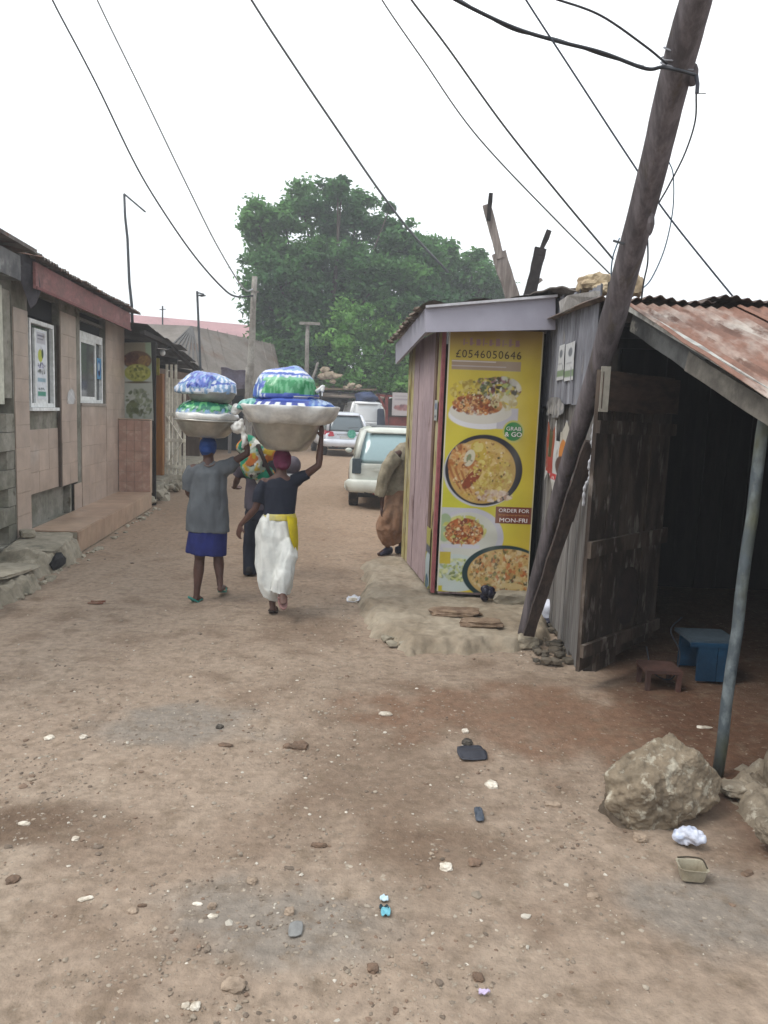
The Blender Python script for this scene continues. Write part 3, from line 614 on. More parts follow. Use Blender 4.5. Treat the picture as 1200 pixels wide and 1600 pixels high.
# fascia
fA, fB, fC, fD = P(665, 482, 7.2), P(868, 465, 7.18), P(868, 515, 7.18), P(665, 519, 7.2)
def panel(name, pts, th, mt, parent, dirv=(0, 1, 0)):
    d = Vector(dirv).normalized()*th; p = [Vector(q) for q in pts]; return MB().hexa([p[0], p[1], p[1]+d, p[0]+d, p[3], p[2], p[2]+d, p[3]+d]).build(name, mt, parent)
panel('fascia_board', (fD, fC, fB, fA), .03, greyf, ks)
gA, gB = P(618, 538, 9.6), P(618, 569, 9.6)
panel('fascia_board', (gB, fD+Vector((-.004, .0, 0)), fA+Vector((-.004, 0, 0)), gA), .03, greyf, ks, (1, .1, 0))
MB().beam(fA+Vector((0, -.02, .012)), fB+Vector((.01, -.02, .012)), .05, .022).build('lit_roof_edge', mat('lit_edge_pale', S(206, 206, 212)), ks)  # pale strip: the lit roof edge painted in as colour
rt = MB(); tA = fA+Vector((-.03, -.03, .03)); tB = fB+Vector((.02, -.03, .03)); tC = Vector((1.5, 9.7, 3.12)); tD = gA+Vector((-.05, .1, .04))
tm = [fA+Vector((.02, -.03, .07)), fB+Vector((-.3, -.03, .04))]
for i, (p, q, r_, s_) in enumerate(((tD, tA, tA.lerp(tB, .33), tD.lerp(tC, .33)), (tD.lerp(tC, .33), tA.lerp(tB, .33), tA.lerp(tB, .66), tD.lerp(tC, .66)), (tD.lerp(tC, .66), tA.lerp(tB, .66), tB, tC))):
    n_ = 24; b = MB(); vs = []; fs = []
    for side in (0, .004):
        for j in range(9):
            for k in range(n_+1):
                c = p.lerp(q, k/n_).lerp(s_.lerp(r_, k/n_), j/8); vs.append(c+Vector((0, 0, side+.02*math.sin(2*math.pi*j/8*1)+.018*math.sin(k*1.7)*.4+.02*noise.noise(Vector((k*.3, j*.3, i))))))
    W = n_+1; H = 9*W
    for j in range(8):
        for k in range(n_): a_ = j*W+k; fs += [(a_, a_+1, a_+W+1, a_+W), (H+a_, H+a_+W, H+a_+W+1, H+a_+1)]
    b.add(vs, fs); b.build('roof_sheet', mat('light_roof_sheet', S(172, 168, 166), S(128, 116, 108), 3, metal=.1, rough=.6, c3=S(110, 92, 78), thr3=(.58, .66), s3=5), ks)
rg = MB()
for i in range(9): q = tD.lerp(tA, (i+.5)/9); rg.rock(q+Vector((-.02, 0, -.02)), (.05, .11, .025), i, 1, .5)
rg.build('ragged_roof_edge', mat('brown_rag', S(126, 112, 98), S(90, 78, 68), 6), ks, kind='stuff')
# banner: printed vinyl
Bw, Bh = .90, 2.55; yel = S(196, 178, 62, .62); 
cv = Canvas(Bw, Bh, .0055, S(204, 184, 62, .9)); rsx = cv.rs
grn = np.clip((Bh-cv.Y-.55)/1.1, 0, 1)*np.clip((cv.Y-.3)/.6, 0, 1)*np.clip(1.2-cv.X/Bw*.8, 0, 1)
cv.blend(grn*.7, S(186, 194, 48, .9)); cv.blend(np.clip((cv.Y-2.2)/.3, 0, 1)*.8, S(156, 118, 60, .85)); cv.blend(np.clip((cv.X-Bw*.72)/.25, 0, 1)*.4, S(190, 156, 52, .9))
cv.rect(.04, 2.17, .70, 2.26, S(176, 152, 128)); cv.rect(.04, 2.245, .46, 2.255, S(226, 214, 206)); cv.rect(.04, 2.20, .56, 2.21, S(206, 192, 184))
# plate at the top: jollof and salad
cv.ell(.36, 1.74, .33, .13, S(222, 222, 226, .85)); cv.rect(.5, 1.62, .70, 1.82, S(206, 204, 214)); cv.ell(.34, 1.78, .30, .12, S(226, 222, 210))
cv.food(.24, 1.97, .21, .11, 130, [S(210, 190, 92), S(196, 172, 70), S(224, 206, 120), S(178, 150, 60)], .01, .03); cv.food(.30, 1.84, .25, .10, 160, [S(190, 110, 50), S(214, 150, 80), S(150, 72, 36), S(222, 170, 110), S(120, 56, 34)], .012, .045)
cv.food(.52, 2.0, .20, .12, 120, [S(210, 206, 196), S(90, 104, 60), S(120, 60, 70), S(232, 228, 214), S(56, 50, 36), S(180, 196, 120)], .01, .04); cv.food(.56, 1.88, .13, .09, 50, [S(216, 206, 160), S(190, 170, 110), S(226, 220, 190)], .015, .04); cv.food(.40, 2.07, .2, .03, 34, [S(60, 54, 40), S(110, 110, 60), S(170, 120, 130)], .008, .02)
# large dark bowl
cv.ell(.385, 1.20, .375, .345, S(206, 208, 214)); cv.ell(.40, 1.215, .375, .345, S(38, 38, 50)); cv.ell(.385, 1.205, .325, .315, S(206, 170, 96))
cv.food(.39, 1.2, .31, .30, 150, [S(214, 184, 100), S(200, 164, 76), S(226, 200, 130)], .02, .06); cv.food(.20, 1.26, .15, .21, 130, [S(190, 118, 58), S(214, 156, 92), S(150, 84, 44), S(232, 196, 140)], .015, .05)
for a_ in range(6): cv.ell(.12+.03*a_, 1.14-.012*a_, .018, .14, (S(216, 172, 104) if a_ % 2 else S(176, 112, 58)), .5)
cv.ell(.34, 1.40, .075, .10, S(206, 178, 70), .3); cv.ell(.335, 1.44, .05, .05, S(222, 206, 120)); cv.ell(.255, 1.33, .05, .085, S(222, 216, 190), -.3); cv.ell(.25, 1.33, .022, .04, S(140, 150, 110), -.3); cv.ell(.29, 1.13, .05, .13, S(150, 70, 34), -.7)
cv.food(.48, 1.17, .2, .2, 200, [S(220, 200, 96), S(204, 178, 72), S(232, 216, 130), S(190, 160, 66)], .008, .022); cv.food(.5, .97, .2, .06, 50, [S(214, 190, 170), S(190, 150, 130), S(230, 214, 200)], .01, .035)
# green disc
cv.ell(.665, 1.60, .105, .108, S(206, 204, 110)); cv.ell(.665, 1.60, .088, .090, S(30, 140, 66))
# wings on a plate
cv.rect(0, .40, .36, .84, S(204, 208, 212)); cv.ell(.30, .55, .33, .29, S(206, 206, 218)); cv.ell(.28, .56, .29, .24, S(214, 216, 206)); cv.ell(.05, .64, .08, .14, S(168, 190, 150))
cv.food(.24, .62, .22, .15, 110, [S(196, 196, 90), S(214, 210, 130), S(176, 180, 80)], .015, .04); cv.food(.24, .60, .19, .14, 170, [S(186, 100, 44), S(210, 132, 70), S(150, 66, 30), S(128, 54, 32), S(222, 160, 110)], .012, .04); cv.rect(.02, .44, .40, .48, S(212, 212, 222))
# salad plate bottom left
cv.ell(.16, .19, .32, .19, S(206, 218, 214)); cv.food(.2, .22, .24, .12, 160, [S(206, 214, 140), S(226, 228, 170), S(168, 184, 86), S(196, 206, 170), S(110, 130, 70)], .008, .03); cv.rect(0, .28, .12, .40, S(206, 186, 60)); cv.rect(0, 0, .05, .06, S(210, 196, 50))
# noodle bowl bottom right
cv.ell(.66, .20, .42, .285, S(24, 58, 62)); cv.ell(.68, .20, .385, .25, S(210, 176, 110))
cv.food(.68, .21, .37, .24, 420, [S(214, 178, 116), S(226, 200, 146), S(196, 116, 58), S(190, 150, 90), S(110, 122, 66), S(206, 130, 76), S(70, 66, 40), S(228, 210, 170)], .008, .032); cv.ell(.72, .08, .14, .03, S(222, 196, 140)); cv.rect(.5, 0, .9, .02, S(24, 40, 50))
for cx_, cy_, rx_, ry_ in ((.30, 1.88, .22, .13), (.39, 1.2, .31, .30), (.24, .6, .2, .15), (.68, .2, .36, .23)): cv.food(cx_, cy_, rx_, ry_, 170, [S(230, 200, 140), S(120, 60, 34), S(200, 140, 70), S(90, 80, 40), S(240, 226, 190)], .005, .014)
cv.blend((cv.X > .54)*(cv.Y > .70)*(cv.Y < .87)*1.0, S(132, 70, 50))
for a_ in range(22): cv.rect(.57+a_*.0135, .779+.003*(a_ % 3), .57+a_*.0135+.008, .791-.003*(a_ % 2), S(206, 150, 80))
for a_ in range(9): cv.rect(.14+a_*.062, 2.40, .14+a_*.062+.014+.012*(a_ % 3), 2.46+.01*(a_ % 2), S(170, 128, 120)); cv.rect(.14+a_*.062+.02, 2.415, .14+a_*.062+.045, 2.425, S(170, 128, 120))
cv.blend(np.clip(1-np.abs(cv.X-.62+.1*np.sin(cv.Y*3))/.12, 0, 1)*.10, S(235, 232, 215)); cv.rect(0, 0, .012, Bh, S(226, 222, 210)); cv.rect(Bw-.010, 0, Bw, Bh, S(214, 210, 180))  # faint wavy pale streak paints fading and glare into the print
banner = thing('food_banner', 'tall yellow food banner with rice dishes and a phone number on the kiosk front', 'banner', (1.0, 7.45, .17))
bT = plane_T(Vector((.552, 7.450, .165)), (1, .0, 0), (.02, 0, 1))
cv.build('printed_sheet', print_m, bT, banner, warp=.006)
ink = mat('dark_print_ink', S(84, 66, 26), rough=.5, bump=0); wink = mat('white_print_ink', S(236, 230, 230, .85), rough=.5, bump=0); oink = mat('orange_print_ink', S(206, 150, 80), rough=.5, bump=0); pinkink = mat('rose_print_ink', S(176, 140, 140), rough=.5, bump=0)
def bt(body, size, mt, x, y, xs=1.0, sp=1.0, **k): return text(body, size, mt, banner, bT @ Matrix.Translation((x, y, .008)), xs=xs, spacing=sp, **k)
bt('£0546050646', .105, ink, .385, 2.315, .98, 1.12)
bt('GRAB', .052, wink, .665, 1.625, 1.1); bt('& GO', .062, wink, .665, 1.57, 1.1)
bt('ORDER FOR', .050, wink, .715, .83, 1.1); bt('MON-FRI', .058, wink, .715, .735, 1.2)
# strip of an older poster peeking out left of the banner foot
cv = Canvas(.20, .62, .01, S(178, 172, 90)); cv.ell(.14, .2, .14, .18, S(190, 204, 206)); cv.ell(.1, .06, .07, .08, S(70, 110, 130)); cv.rect(0, .36, .2, .44, S(96, 100, 110)); cv.stripes(S(110, 90, 40), 5, .2, .01)
q0 = k0+sdir*.02+sn*(-.006)-Vector((0, 0, 0)); 
cv.build('old_poster_strip', paper_m, plane_T(k0+sdir*.36+sn*.045+Vector((0, 0, .0)), -sdir), warp=.006, label='crumpled old poster strip wrapped round the kiosk corner beside the banner foot', cat='poster')
cv = Canvas(.14, .2, .01, S(176, 180, 176)); cv.rect(.02, .11, .12, .17, S(120, 130, 150)); cv.rect(.02, .03, .10, .05, S(90, 90, 100))
cv.build('small_notice', paper_m, plane_T(k0+sdir*.26+sn*.046+Vector((0, 0, 1.70)), -sdir), label='small pale paper notice stuck on the flaking yellow board left of the banner', cat='notice')
# apron
apron = mound([G(574, 868, .12), G(572, 905, .12), G(566, 950, .05), G(592, 985, .05), G(640, 1000, .1), G(720, 1000, .1), G(805, 1000, .1), G(850, 985, .1), G(880, 930, .1), (1.6, 9.4), (.3, 9.5)], .11, .15, .018, 8, .016)
apron.build('concrete_apron', mat('apron_concrete', S(172, 160, 141), S(148, 134, 115), 2.2, (.42, .62), rough=.95, bump=.6, bscale=35, c3=S(136, 126, 108), thr3=(.6, .72), s3=4), smooth_=True, label='worn cracked concrete apron in front of the kiosk', cat='paving')
# flat stones / bark pieces lying before the banner
flat_m = mat('brown_flat_stone', S(154, 132, 110), S(118, 96, 78), 6, bump=.6)
for px, py, sx, sy, lab in ((712, 955, .27, .10, 'long flat brown stone lying under the banner foot'), (752, 972, .22, .075, 'curved flat brown stone nearer the lane than the long one')):
    q = G(px, py, .15); MB().rock((q.x, q.y, .145), (sx*.8, sy, .032), px, 3, .25, blocky=4).build('flat_stone', flat_m, label=lab, cat='stone')
rub = MB()
for i in range(90):
    q = G(random.uniform(600, 850), random.uniform(985, 1008), .03); s_ = random.uniform(.012, .04); rub.rock(q, (s_*1.3, s_, s_*.8), i, 1, .4, blocky=3)
rub.build('apron_edge_rubble', concrete, kind='stuff')
q = G(822, 1003, .05); MB().rock((q.x, q.y-.02, .06), (.085, .07, .06), 4, 3, .25, blocky=4).build('rubble_stone', mat('pale_stone', S(186, 176, 156), S(150, 140, 122), 9, bump=.5), label='pale broken stone at the foot of the leaning pole', cat='stone')
q = G(780, 935, .16); MB().rock(q+Vector((.15, .1, -.02)), (.20, .10, .07), 9, 3, .2, blocky=5).build('concrete_lump', concrete, label='grey concrete lump under the right end of the banner', cat='stone')
bg_ = MB(); 
for i in range(7): bg_.ell(G(762, 928, .18)+Vector((random.uniform(-.05, .05), random.uniform(-.03, .03), random.uniform(-.04, .05))), (.05, .03, .04), 8, 6, Matrix.Rotation(i, 3, 'Y'))
bg_.build('black_plastic_bag', mat('black_plastic', S(34, 34, 52), rough=.35, bump=.4, bscale=20), smooth_=True, label='small crumpled dark plastic bag at the banner foot', cat='plastic bag')

# ================================================================== MARKET STALL
st = thing('market_stall', 'dark timber market stall with weathered grey side wall and rusty tin roof', 'stall', (2.6, 6.5, 0))
w0, w1 = Vector((1.57, 7.75, 0)), Vector((1.53, 5.72, 0)); wd = (w1-w0); wl = wd.length; wd.normalize(); wn = Vector((wd.y, -wd.x, 0))  # towards street
if wn.x > 0: wn = -wn
np_ = 13
for i in range(np_):
    a = w0+wd*(wl*i/np_+.003); b = w0+wd*(wl*(i+1)/np_-.006); o = wn*random.uniform(-.012, .012); th = -wn*.025
    zt = 2.06+random.uniform(-.03, .03); zb = .0+random.uniform(.0, .06); u = Vector((0, 0, 1))
    MB().hexa([a+o+u*zb, b+o+u*zb, b+o+th+u*zb, a+o+th+u*zb, a+o+u*zt, b+o+u*zt, b+o+th+u*zt, a+o+th+u*zt]).build('plank', grey_wood, st)
tin_up = mat('grey_upper_tin', S(150, 152, 160), S(112, 112, 120), 3, (.4, .62), rough=.8, stretch=(2, 2, .3), c3=S(170, 166, 160), thr3=(.64, .72), s3=6, metal=.05)
for i in range(3):
    a = w0+wd*(wl*i/3)+wn*.022+Vector((0, 0, 2.02+.01*(i % 2))); MB().sheet(a, wd*(wl/3+.03), (0, 0, .98-.06*i), 30, 8, lambda p, q: .013*math.sin(p*2*math.pi*6+1)+.01*noise.noise(Vector((p*4, q*4, i)))).build('wall_sheet', tin_up, st)
for f, z_ in ((0, .0), (.5, 0), (1.0, 0)): q = w0+wd*wl*f-wn*.08; MB().beam((q.x, q.y, 0), (q.x, q.y, 2.9), .09, .09, rough=.08, seg=6).build('post', dark, st)
for z_ in (.5, 1.5, 2.05): MB().beam(w0-wn*.05+Vector((0, 0, z_)), w1-wn*.05+Vector((0, 0, z_)), .05, .08).build('rail', dark, st)
# torn cloth edge over the wall top
cl = [P(890, 472, 6.6), P(905, 462, 6.3), P(950, 455, 5.75), P(955, 466, 5.7), P(925, 474, 6.1), P(902, 486, 6.4), P(893, 490, 6.5)]
b = MB(); d_ = Vector((-.02, -.03, .0)); k_ = len(cl); b.add([p+wn*.09 for p in cl]+[p+wn*.06 for p in cl], [tuple(range(k_)), tuple(range(2*k_-1, k_-1, -1))]+[(i, i+k_, (i+1) % k_+k_, (i+1) % k_) for i in range(k_)])
b.build('roof_cloth', mat('pale_cloth', S(180, 176, 172), S(150, 146, 142), 7), label='torn pale cloth lapping over the top of the grey wall', cat='cloth')
# roof
rust = mat('rusty_tin', S(150, 112, 96), S(200, 190, 180, .82), 1.2, (.48, .64), rough=.75, metal=.08, stretch=(2.4, .7, 1), c3=S(120, 88, 74), thr3=(.54, .64), s3=3.5, bump=.2)
ra, rbp = P(985, 474, 5.42), P(1196, 600, 3.72)
slope = (rbp-ra); slope_u = Vector((0.04, slope.y, slope.z))
for i in range(5):
    a = ra+Vector((i*.76-.02, .02, .015*(i % 2))); v = Vector((.11 if i == 0 else .11, slope.y*1.12, slope.z*1.12))
    MB().sheet(a, (.80, 0, random.uniform(-.01, .01)), v, 40, 14, lambda p, q: -.011*math.sin(p*2*math.pi*10)+.012*noise.noise(Vector((p*3+i*5, q*5, 1)))).build('roof_sheet', rust, st)
rear_tin = mat('dark_old_tin', S(124, 108, 98), S(84, 72, 68), 3, rough=.8, metal=.05)
for i in range(5):
    MB().sheet((1.42+i*.76, 5.42, 2.745+random.uniform(-.01, .015)), (.80, 0, 0), (0, 4.5, .16), 54, 10, lambda p, q: .011*math.sin(p*2*math.pi*10)+.03*noise.noise(Vector((p*3+i, q*3, 4)))).build('roof_sheet', rear_tin, st)
# rake beam and pale edge
pal_edge = mat('pale_painted_edge', S(196, 196, 190), S(150, 146, 140), 6, (.45, .6), rough=.7)
MB().beam(ra+Vector((.0, 0, -.03)), rbp+Vector((.02, -.1, -.06)), .04, .035, seg=8, rough=.05).build('edge_strip', pal_edge, st)
beam_m = mat('dark_painted_beam', S(96, 98, 98), S(72, 72, 72), 4, c3=S(140, 138, 130), thr3=(.64, .7), s3=4)
MB().beam(ra+Vector((.04, 0, -.12)), ra.lerp(rbp, .62)+Vector((.04, 0, -.12)), .05, .13, seg=6, rough=.05).build('rake_beam', beam_m, st)
MB().beam(ra.lerp(rbp, .52)+Vector((.02, 0, -.13)), rbp+Vector((.05, -.2, -.20)), .04, .11, seg=6, rough=.05).build('rake_beam', mat('light_painted_beam', S(126, 122, 114), S(96, 92, 86), 5), st)
a = P(1113, 590, 4.35); MB().beam(a, a+Vector((.62, .05, -.02)), .09, .10, seg=4, rough=.06).build('rafter_stub', mat('pale_beam_end', S(108, 102, 96)), st)
a = P(955, 489, 5.5); MB().beam(a, a+Vector((3.5, .1, .0)), .08, .12).build('ridge_beam', dark, st)
for yy in (6.3, 7.3, 8.3): MB().beam((1.6, yy, 2.72), (5, yy, 2.72), .06, .1).build('purlin', dark, st)
for yy, zz in ((4.7, 2.33), (4.05, 2.10)): MB().beam((1.95, yy, zz), (5, yy, zz), .06, .08).build('purlin', dark, st)
# inner and hidden walls
bk = mat('dark_inner_boards', S(52, 47, 45), S(36, 33, 33), 3, stretch=(2, 2, .3), rnd=.2)  # dark brown boards with streaked mottling
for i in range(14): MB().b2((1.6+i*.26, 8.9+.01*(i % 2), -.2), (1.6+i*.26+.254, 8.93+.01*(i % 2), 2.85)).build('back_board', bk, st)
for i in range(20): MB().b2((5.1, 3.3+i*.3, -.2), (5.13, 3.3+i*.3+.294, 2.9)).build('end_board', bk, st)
for i in range(11): MB().b2((2.22+i*.265, 3.42, -.2), (2.22+i*.265+.26, 3.45, 1.92)).build('added_shade_board', grey_wood, st)  # unseen front wall added to keep the inside of the stall dark
# steel pipe post
pp = MB(); a, b_ = G(1121, 1212), P(1199, 618, 3.95); pp.tube([a.lerp(b_, i/10)+Vector((.004*math.sin(i*2), 0, 0)) for i in range(11)], .030, 12)
pp.build('pipe_post', mat('scraped_blue_pipe', S(88, 98, 104), S(126, 136, 140), 5, (.5, .58), rough=.55, stretch=(1, 1, .6), c3=S(96, 100, 84), thr3=(.5, .6), s3=1.6, metal=.2), st, True)
# door leaf of rough planks, standing open
door = thing('plank_door', 'rough dark plank door standing open at the stall entrance', 'door', (1.41, 5.2, .1))
dA, dB = Vector((1.415, 5.22, 0)), Vector((2.17, 5.92, 0)); dd = dB-dA; dl = dd.length; dd.normalize(); dn = Vector((dd.y, -dd.x, 0))
if dn.y > 0: dn = -dn
cuts = [0, .20, .46, .72, 1.0]
for i in range(4):
    a = dA+dd*dl*(cuts[i]+.006); b = dA+dd*dl*(cuts[i+1]-.006); o = dn*random.uniform(-.006, .006); zb, zt = [.14, .10, .17, .2][i], 2.24
    t = -dn*.03; u = Vector((0, 0, 1)); MB().hexa([a+o+u*zb, b+o+u*(zb+.03), b+o+t+u*(zb+.03), a+o+t+u*zb, a+o+u*zt, b+o+u*zt, b+o+t+u*zt, a+o+t+u*zt]).build('plank', door_wood, door)
def batten(z, h, f0=-.02, f1=1.02, mt=door_wood, o=.02, tilt=0):
    a = dA+dd*dl*f0+dn*o+Vector((0, 0, z)); b = dA+dd*dl*f1+dn*o+Vector((0, 0, z+tilt)); return MB().beam(a, b, .03, h, seg=6, rough=.07).build('batten', mt, door)
batten(2.10, .26, mt=mat('brown_top_board', S(100, 82, 70), S(76, 63, 56), 4, stretch=(1, 1, 4))); batten(1.86, .09, tilt=-.01); batten(1.02, .11, tilt=.02); batten(.30, .09, tilt=.03)
# dark patch low on the door: a hole backed by a rag
hp_ = MB(); q = dA+dd*dl*.52+dn*.024+Vector((0, 0, .62)); hp_.rock(q, (.15, .12, .2), 5, 3, .2, blocky=2.6); hp_.v = [tuple(Vector(p)-dn*((Vector(p)-q).dot(dn))*.93) for p in hp_.v]
hp_.build('hanging_rag', mat('dark_rag', S(64, 54, 50), S(50, 44, 42), 8), door)
q = dA+dn*.035+Vector((.0, 0, 2.12)); MB().b2(q-Vector((.03, .01, .16)), q+Vector((.03, .01, .14))).build('edge_strip', mat('pale_strip', S(150, 146, 136)), door)
# inside the stall
bx = thing('blue_crate', 'blue wooden crate with open side standing inside the dark stall', 'crate', (2.35, 5.5, 0))
blue = mat('blue_painted_wood', S(34, 84, 120), S(28, 70, 102), 3, rough=.6, rnd=.08)
c0, c1 = G(1087, 1066), G(1150, 1066); x0, x1, yf = c0.x-.0, c1.x-.02, c0.y
for i in range(2): MB().b2((x0+i*(x1-x0)/2, yf, .01), (x0+(i+1)*(x1-x0)/2-.006, yf+.02, .27)).build('front_panel', blue, bx)
MB().b2((x0-.05, yf+.021, .29), (x1+.02, yf+.36, .315)).build('lid', mat('grey_blue_lid', S(86, 104, 118)), bx); MB().b2((x0, yf+.36, .01), (x1, yf+.38, .29)).build('back_panel', blue, bx)
MB().b2((x1-.02, yf+.021, .01), (x1, yf+.36, .285)).build('side_panel', blue, bx); MB().b2((x0-.06, yf-.005, .27), (x1+.01, yf+.015, .30)).build('rim_strip', blue, bx)
sq = thing('low_stool', 'low reddish wooden stool on the earth floor beside the open door', 'stool', G(1035, 1085))
qc = G(1035, 1080); rd = mat('reddish_wood', S(104, 74, 66), S(80, 58, 52), 4)
MB().b2((qc.x-.13, qc.y-.02, .13), (qc.x+.13, qc.y+.22, .155)).build('seat', rd, sq)
for sx in (-.11, .11):
    for sy in (0, .19): MB().b2((qc.x+sx-.015, qc.y+sy-.015, 0), (qc.x+sx+.015, qc.y+sy+.015, .13)).build('leg', rd, sq)
wr = [P(1010, 1010, 5.6), P(1020, 1050, 5.5), P(1050, 1060, 5.45), P(1062, 1020, 5.6), P(1048, 985, 5.7), P(1065, 965, 5.8)]
MB().tube(catmull(wr), .006, 6).build('loose_wire', wire_m, label='loose dark wire loop hanging beside the blue crate', cat='wire')
# posters on the side wall
def wallp(px, py): return PL(px, py, (w0+wn*.045).to_tuple(), (w1+wn*.045).to_tuple())
def poster(name, pxl, pxr, pyt, pyb, draw, lab, res=.008, keep=None, cat='poster', bgc=S(206, 208, 210)):
    a = wallp(pxl, pyb); b = wallp(pxr, pyb); t = wallp(pxl, pyt); wdt = (Vector((b.x, b.y, 0))-Vector((a.x, a.y, 0))).length; ht = t.z-a.z
    cv = Canvas(wdt, ht, res, bgc); draw(cv, wdt, ht); cv.build(name, paper_m, plane_T(a, Vector((b.x-a.x, b.y-a.y, 0))), warp=.008, keep=keep, label=lab, cat=cat)
def dr(cv, W, H): cv.rect(0, H*.1, W, H*.28, S(130, 150, 120)); cv.ell(W*.55, H*.75, W*.2, H*.12, S(120, 124, 130)); cv.rect(W*.2, H*.45, W*.7, H*.48, S(150, 150, 156))
poster('white_poster', 869, 879, 543, 595, dr, 'left one of two narrow white posters high on the grey wall', keep=lambda u, v: u > .25*v); poster('white_poster', 881, 895, 540, 596, dr, 'right one of two narrow white posters high on the grey wall')
def dr2(cv, W, H):
    cv.rect(0, H*.35, W*.3, H*.97, S(160, 82, 60)); cv.rect(W*.10, H*.5, W*.22, H*.95, S(80, 80, 46)); cv.rect(W*.02, H*.30, W*.3, H*.5, S(170, 70, 60)); cv.ell(W*.75, H*.78, W*.3, H*.2, S(196, 192, 180)); cv.ell(W*.62, H*.60, W*.12, H*.16, S(206, 132, 60)); cv.ell(W*.6, H*.42, W*.2, H*.13, S(84, 60, 56)); cv.ell(W*.85, H*.5, W*.1, H*.1, S(70, 60, 60))
    cv.rect(W*.1, H*.22, W, H*.30, S(196, 60, 66)); cv.food(W*.5, H*.26, W*.5, H*.03, 20, [S(230, 226, 224)], .008, .02); cv.rect(0, 0, W, H*.2, S(196, 194, 190)); cv.food(W*.5, H*.1, W*.4, H*.1, 20, [S(150, 150, 146), S(110, 110, 108)], .01, .04)
poster('torn_poster', 849, 893, 655, 768, dr2, 'torn colourful poster in red, orange and white on the grey wall', keep=lambda u, v: v > .28*abs(math.sin(u*7+.6)) and v < 1-.16*abs(math.sin(u*9)) and not (u > .35 and u < .5 and v > .72))
def dr3(cv, W, H): cv.food(W*.5, H*.5, W*.5, H*.5, 40, [S(180, 178, 176), S(110, 108, 110), S(150, 150, 150)], .02, .06)
poster('peeling_paper', 853, 880, 622, 652, dr3, 'grey peeling paper patch above the torn colourful poster', bgc=S(140, 140, 144), keep=lambda u, v: math.hypot(u-.5, v-.5)+.2*noise.noise(Vector((u*4, v*4, 2))) < .52)

# ================================================================== LEANING POLE
pl = thing('utility_pole', 'thick weathered wooden utility pole leaning over the stall', 'utility pole', (1.21, 6.2, 0))
pts = [G(817, 996, .02)] ; base = Vector((1.235, 6.28, 0)); pts = [P(818, 996, 6.25), P(842, 890, 6.08), P(874, 770, 5.85), P(902, 680, 5.62), P(935, 575, 5.35), P(957, 500, 5.2), P(971, 450, 5.1), P(1012, 300, 4.75), P(1048, 150, 4.45), P(1082, 20, 4.2), P(1106, -70, 4.05)]
pts = catmull(pts, 7); rr = []
for i, p in enumerate(pts):
    t = i/(len(pts)-1); r_ = .052+.030*smooth(0.1, .55, t); rr.append((r_, r_*.95))
b = MB().loft(pts, rr, 20); nv = []
for k, p in enumerate(b.v):
    i = k//20; c = pts[min(i, len(pts)-1)]; a_ = (k % 20)/20*6.283; d_ = Vector(p)-c
    f_ = 1+.05*math.sin(a_*3+.4)+.10*noise.noise(Vector((math.cos(a_)*1.5, math.sin(a_)*1.5, i*.12)))+.03*noise.noise(Vector((a_*3, i*.7, 1))); nv.append(tuple(c+d_*f_))
b.v = nv; b.build('shaft', pole_wood, pl, True)
ax = lambda px, py, Y: P(px, py, Y)
knot = MB().rock(P(1082, 118, 4.36), (.03, .03, .06), 3, 2, .3); knot.build('knot_stub', pole_wood, pl)
MB().rock(P(1017, 350, 4.72), (.02, .03, .06), 5, 2, .3).build('knot_stub', pole_wood, pl)
def ring(c, r, up, tube=.006, n=18):
    u = Vector(up).normalized(); a = u.cross(Vector((0, 1, 0))).normalized(); b2 = u.cross(a); return [Vector(c)+a*r*math.cos(2*math.pi*i/n)+b2*r*math.sin(2*math.pi*i/n) for i in range(n+1)]
pd = (pts[-1]-pts[20]).normalized()
for cpx, cpy, cY, tl in ((1062, 82, 4.34, .2), (1060, 90, 4.35, -.15), (1058, 103, 4.37, .1)): MB().tube(ring(P(cpx, cpy, cY), .088, pd+Vector((tl, 0, .1))), .0045, 6).build('wire_binding', mat('binding_wire', S(140, 142, 150), rough=.5), pl)
MB().beam(P(958, 376, 4.9), P(975, 381, 4.9), .012, .012).build('spike', metal_dark, pl)
MB().tube([P(1088, 118, 4.3), P(1090, 132, 4.3), P(1089, 146, 4.3)], .011, 8).build('insulator', mat('dark_insulator', S(66, 70, 84), rough=.4), pl)
MB().tube([P(1089, 146, 4.3), P(1103, 146, 4.3)], .0025, 5).build('wire_end', wire_m, pl)
# plank propped along it, split and dark
bd = thing('propped_plank', 'dark split plank propped between the leaning pole and the grey wall', 'plank', P(832, 985, 6.1))
MB().beam(P(826, 992, 6.12), P(888, 800, 5.62), .085, .035, up=(0, 1, .2), seg=8, rough=.08).build('plank', mat('dark_split_wood', S(84, 72, 66), S(60, 52, 50), 5, stretch=(3, 3, .4), bump=.6), bd)
MB().beam(P(884, 812, 5.64), P(924, 690, 5.38), .10, .035, up=(0, 1, .2), seg=6, rough=.08).build('plank', MATS['dark_split_wood'], bd)
MB().tube(catmull([P(929, 660, 5.26), P(925, 690, 5.3), P(928, 705, 5.3), P(921, 725, 5.3), P(922, 745, 5.33), P(914, 762, 5.36), P(912, 790, 5.4)]), [.006+.008*abs(math.sin(i*.9)) for i in range(49)], 6).build('white_rag', mat('white_rag', S(196, 198, 204)), label='thin twisted white rag hanging between plank and door', cat='rag')
q = G(856, 966, .05); b = MB().ell(q+Vector((.0, -.05, .09)), (.075, .06, .11), 14, 10); b = remesh(b, .012, 1, lambda p: .018*noise.noise(p*14)); b.build('white_sack', mat('white_plastic', S(214, 218, 232, .85), rough=.5), smooth_=True, label='white plastic bag tucked behind the leaning pole foot', cat='plastic bag')
MB().rock(q+Vector((.02, -.08, .0)), (.12, .09, .03), 2, 2, .3).build('black_rag', MATS['black_plastic'], label='flattened black plastic under the white bag', cat='rag')
wd_ = MB()
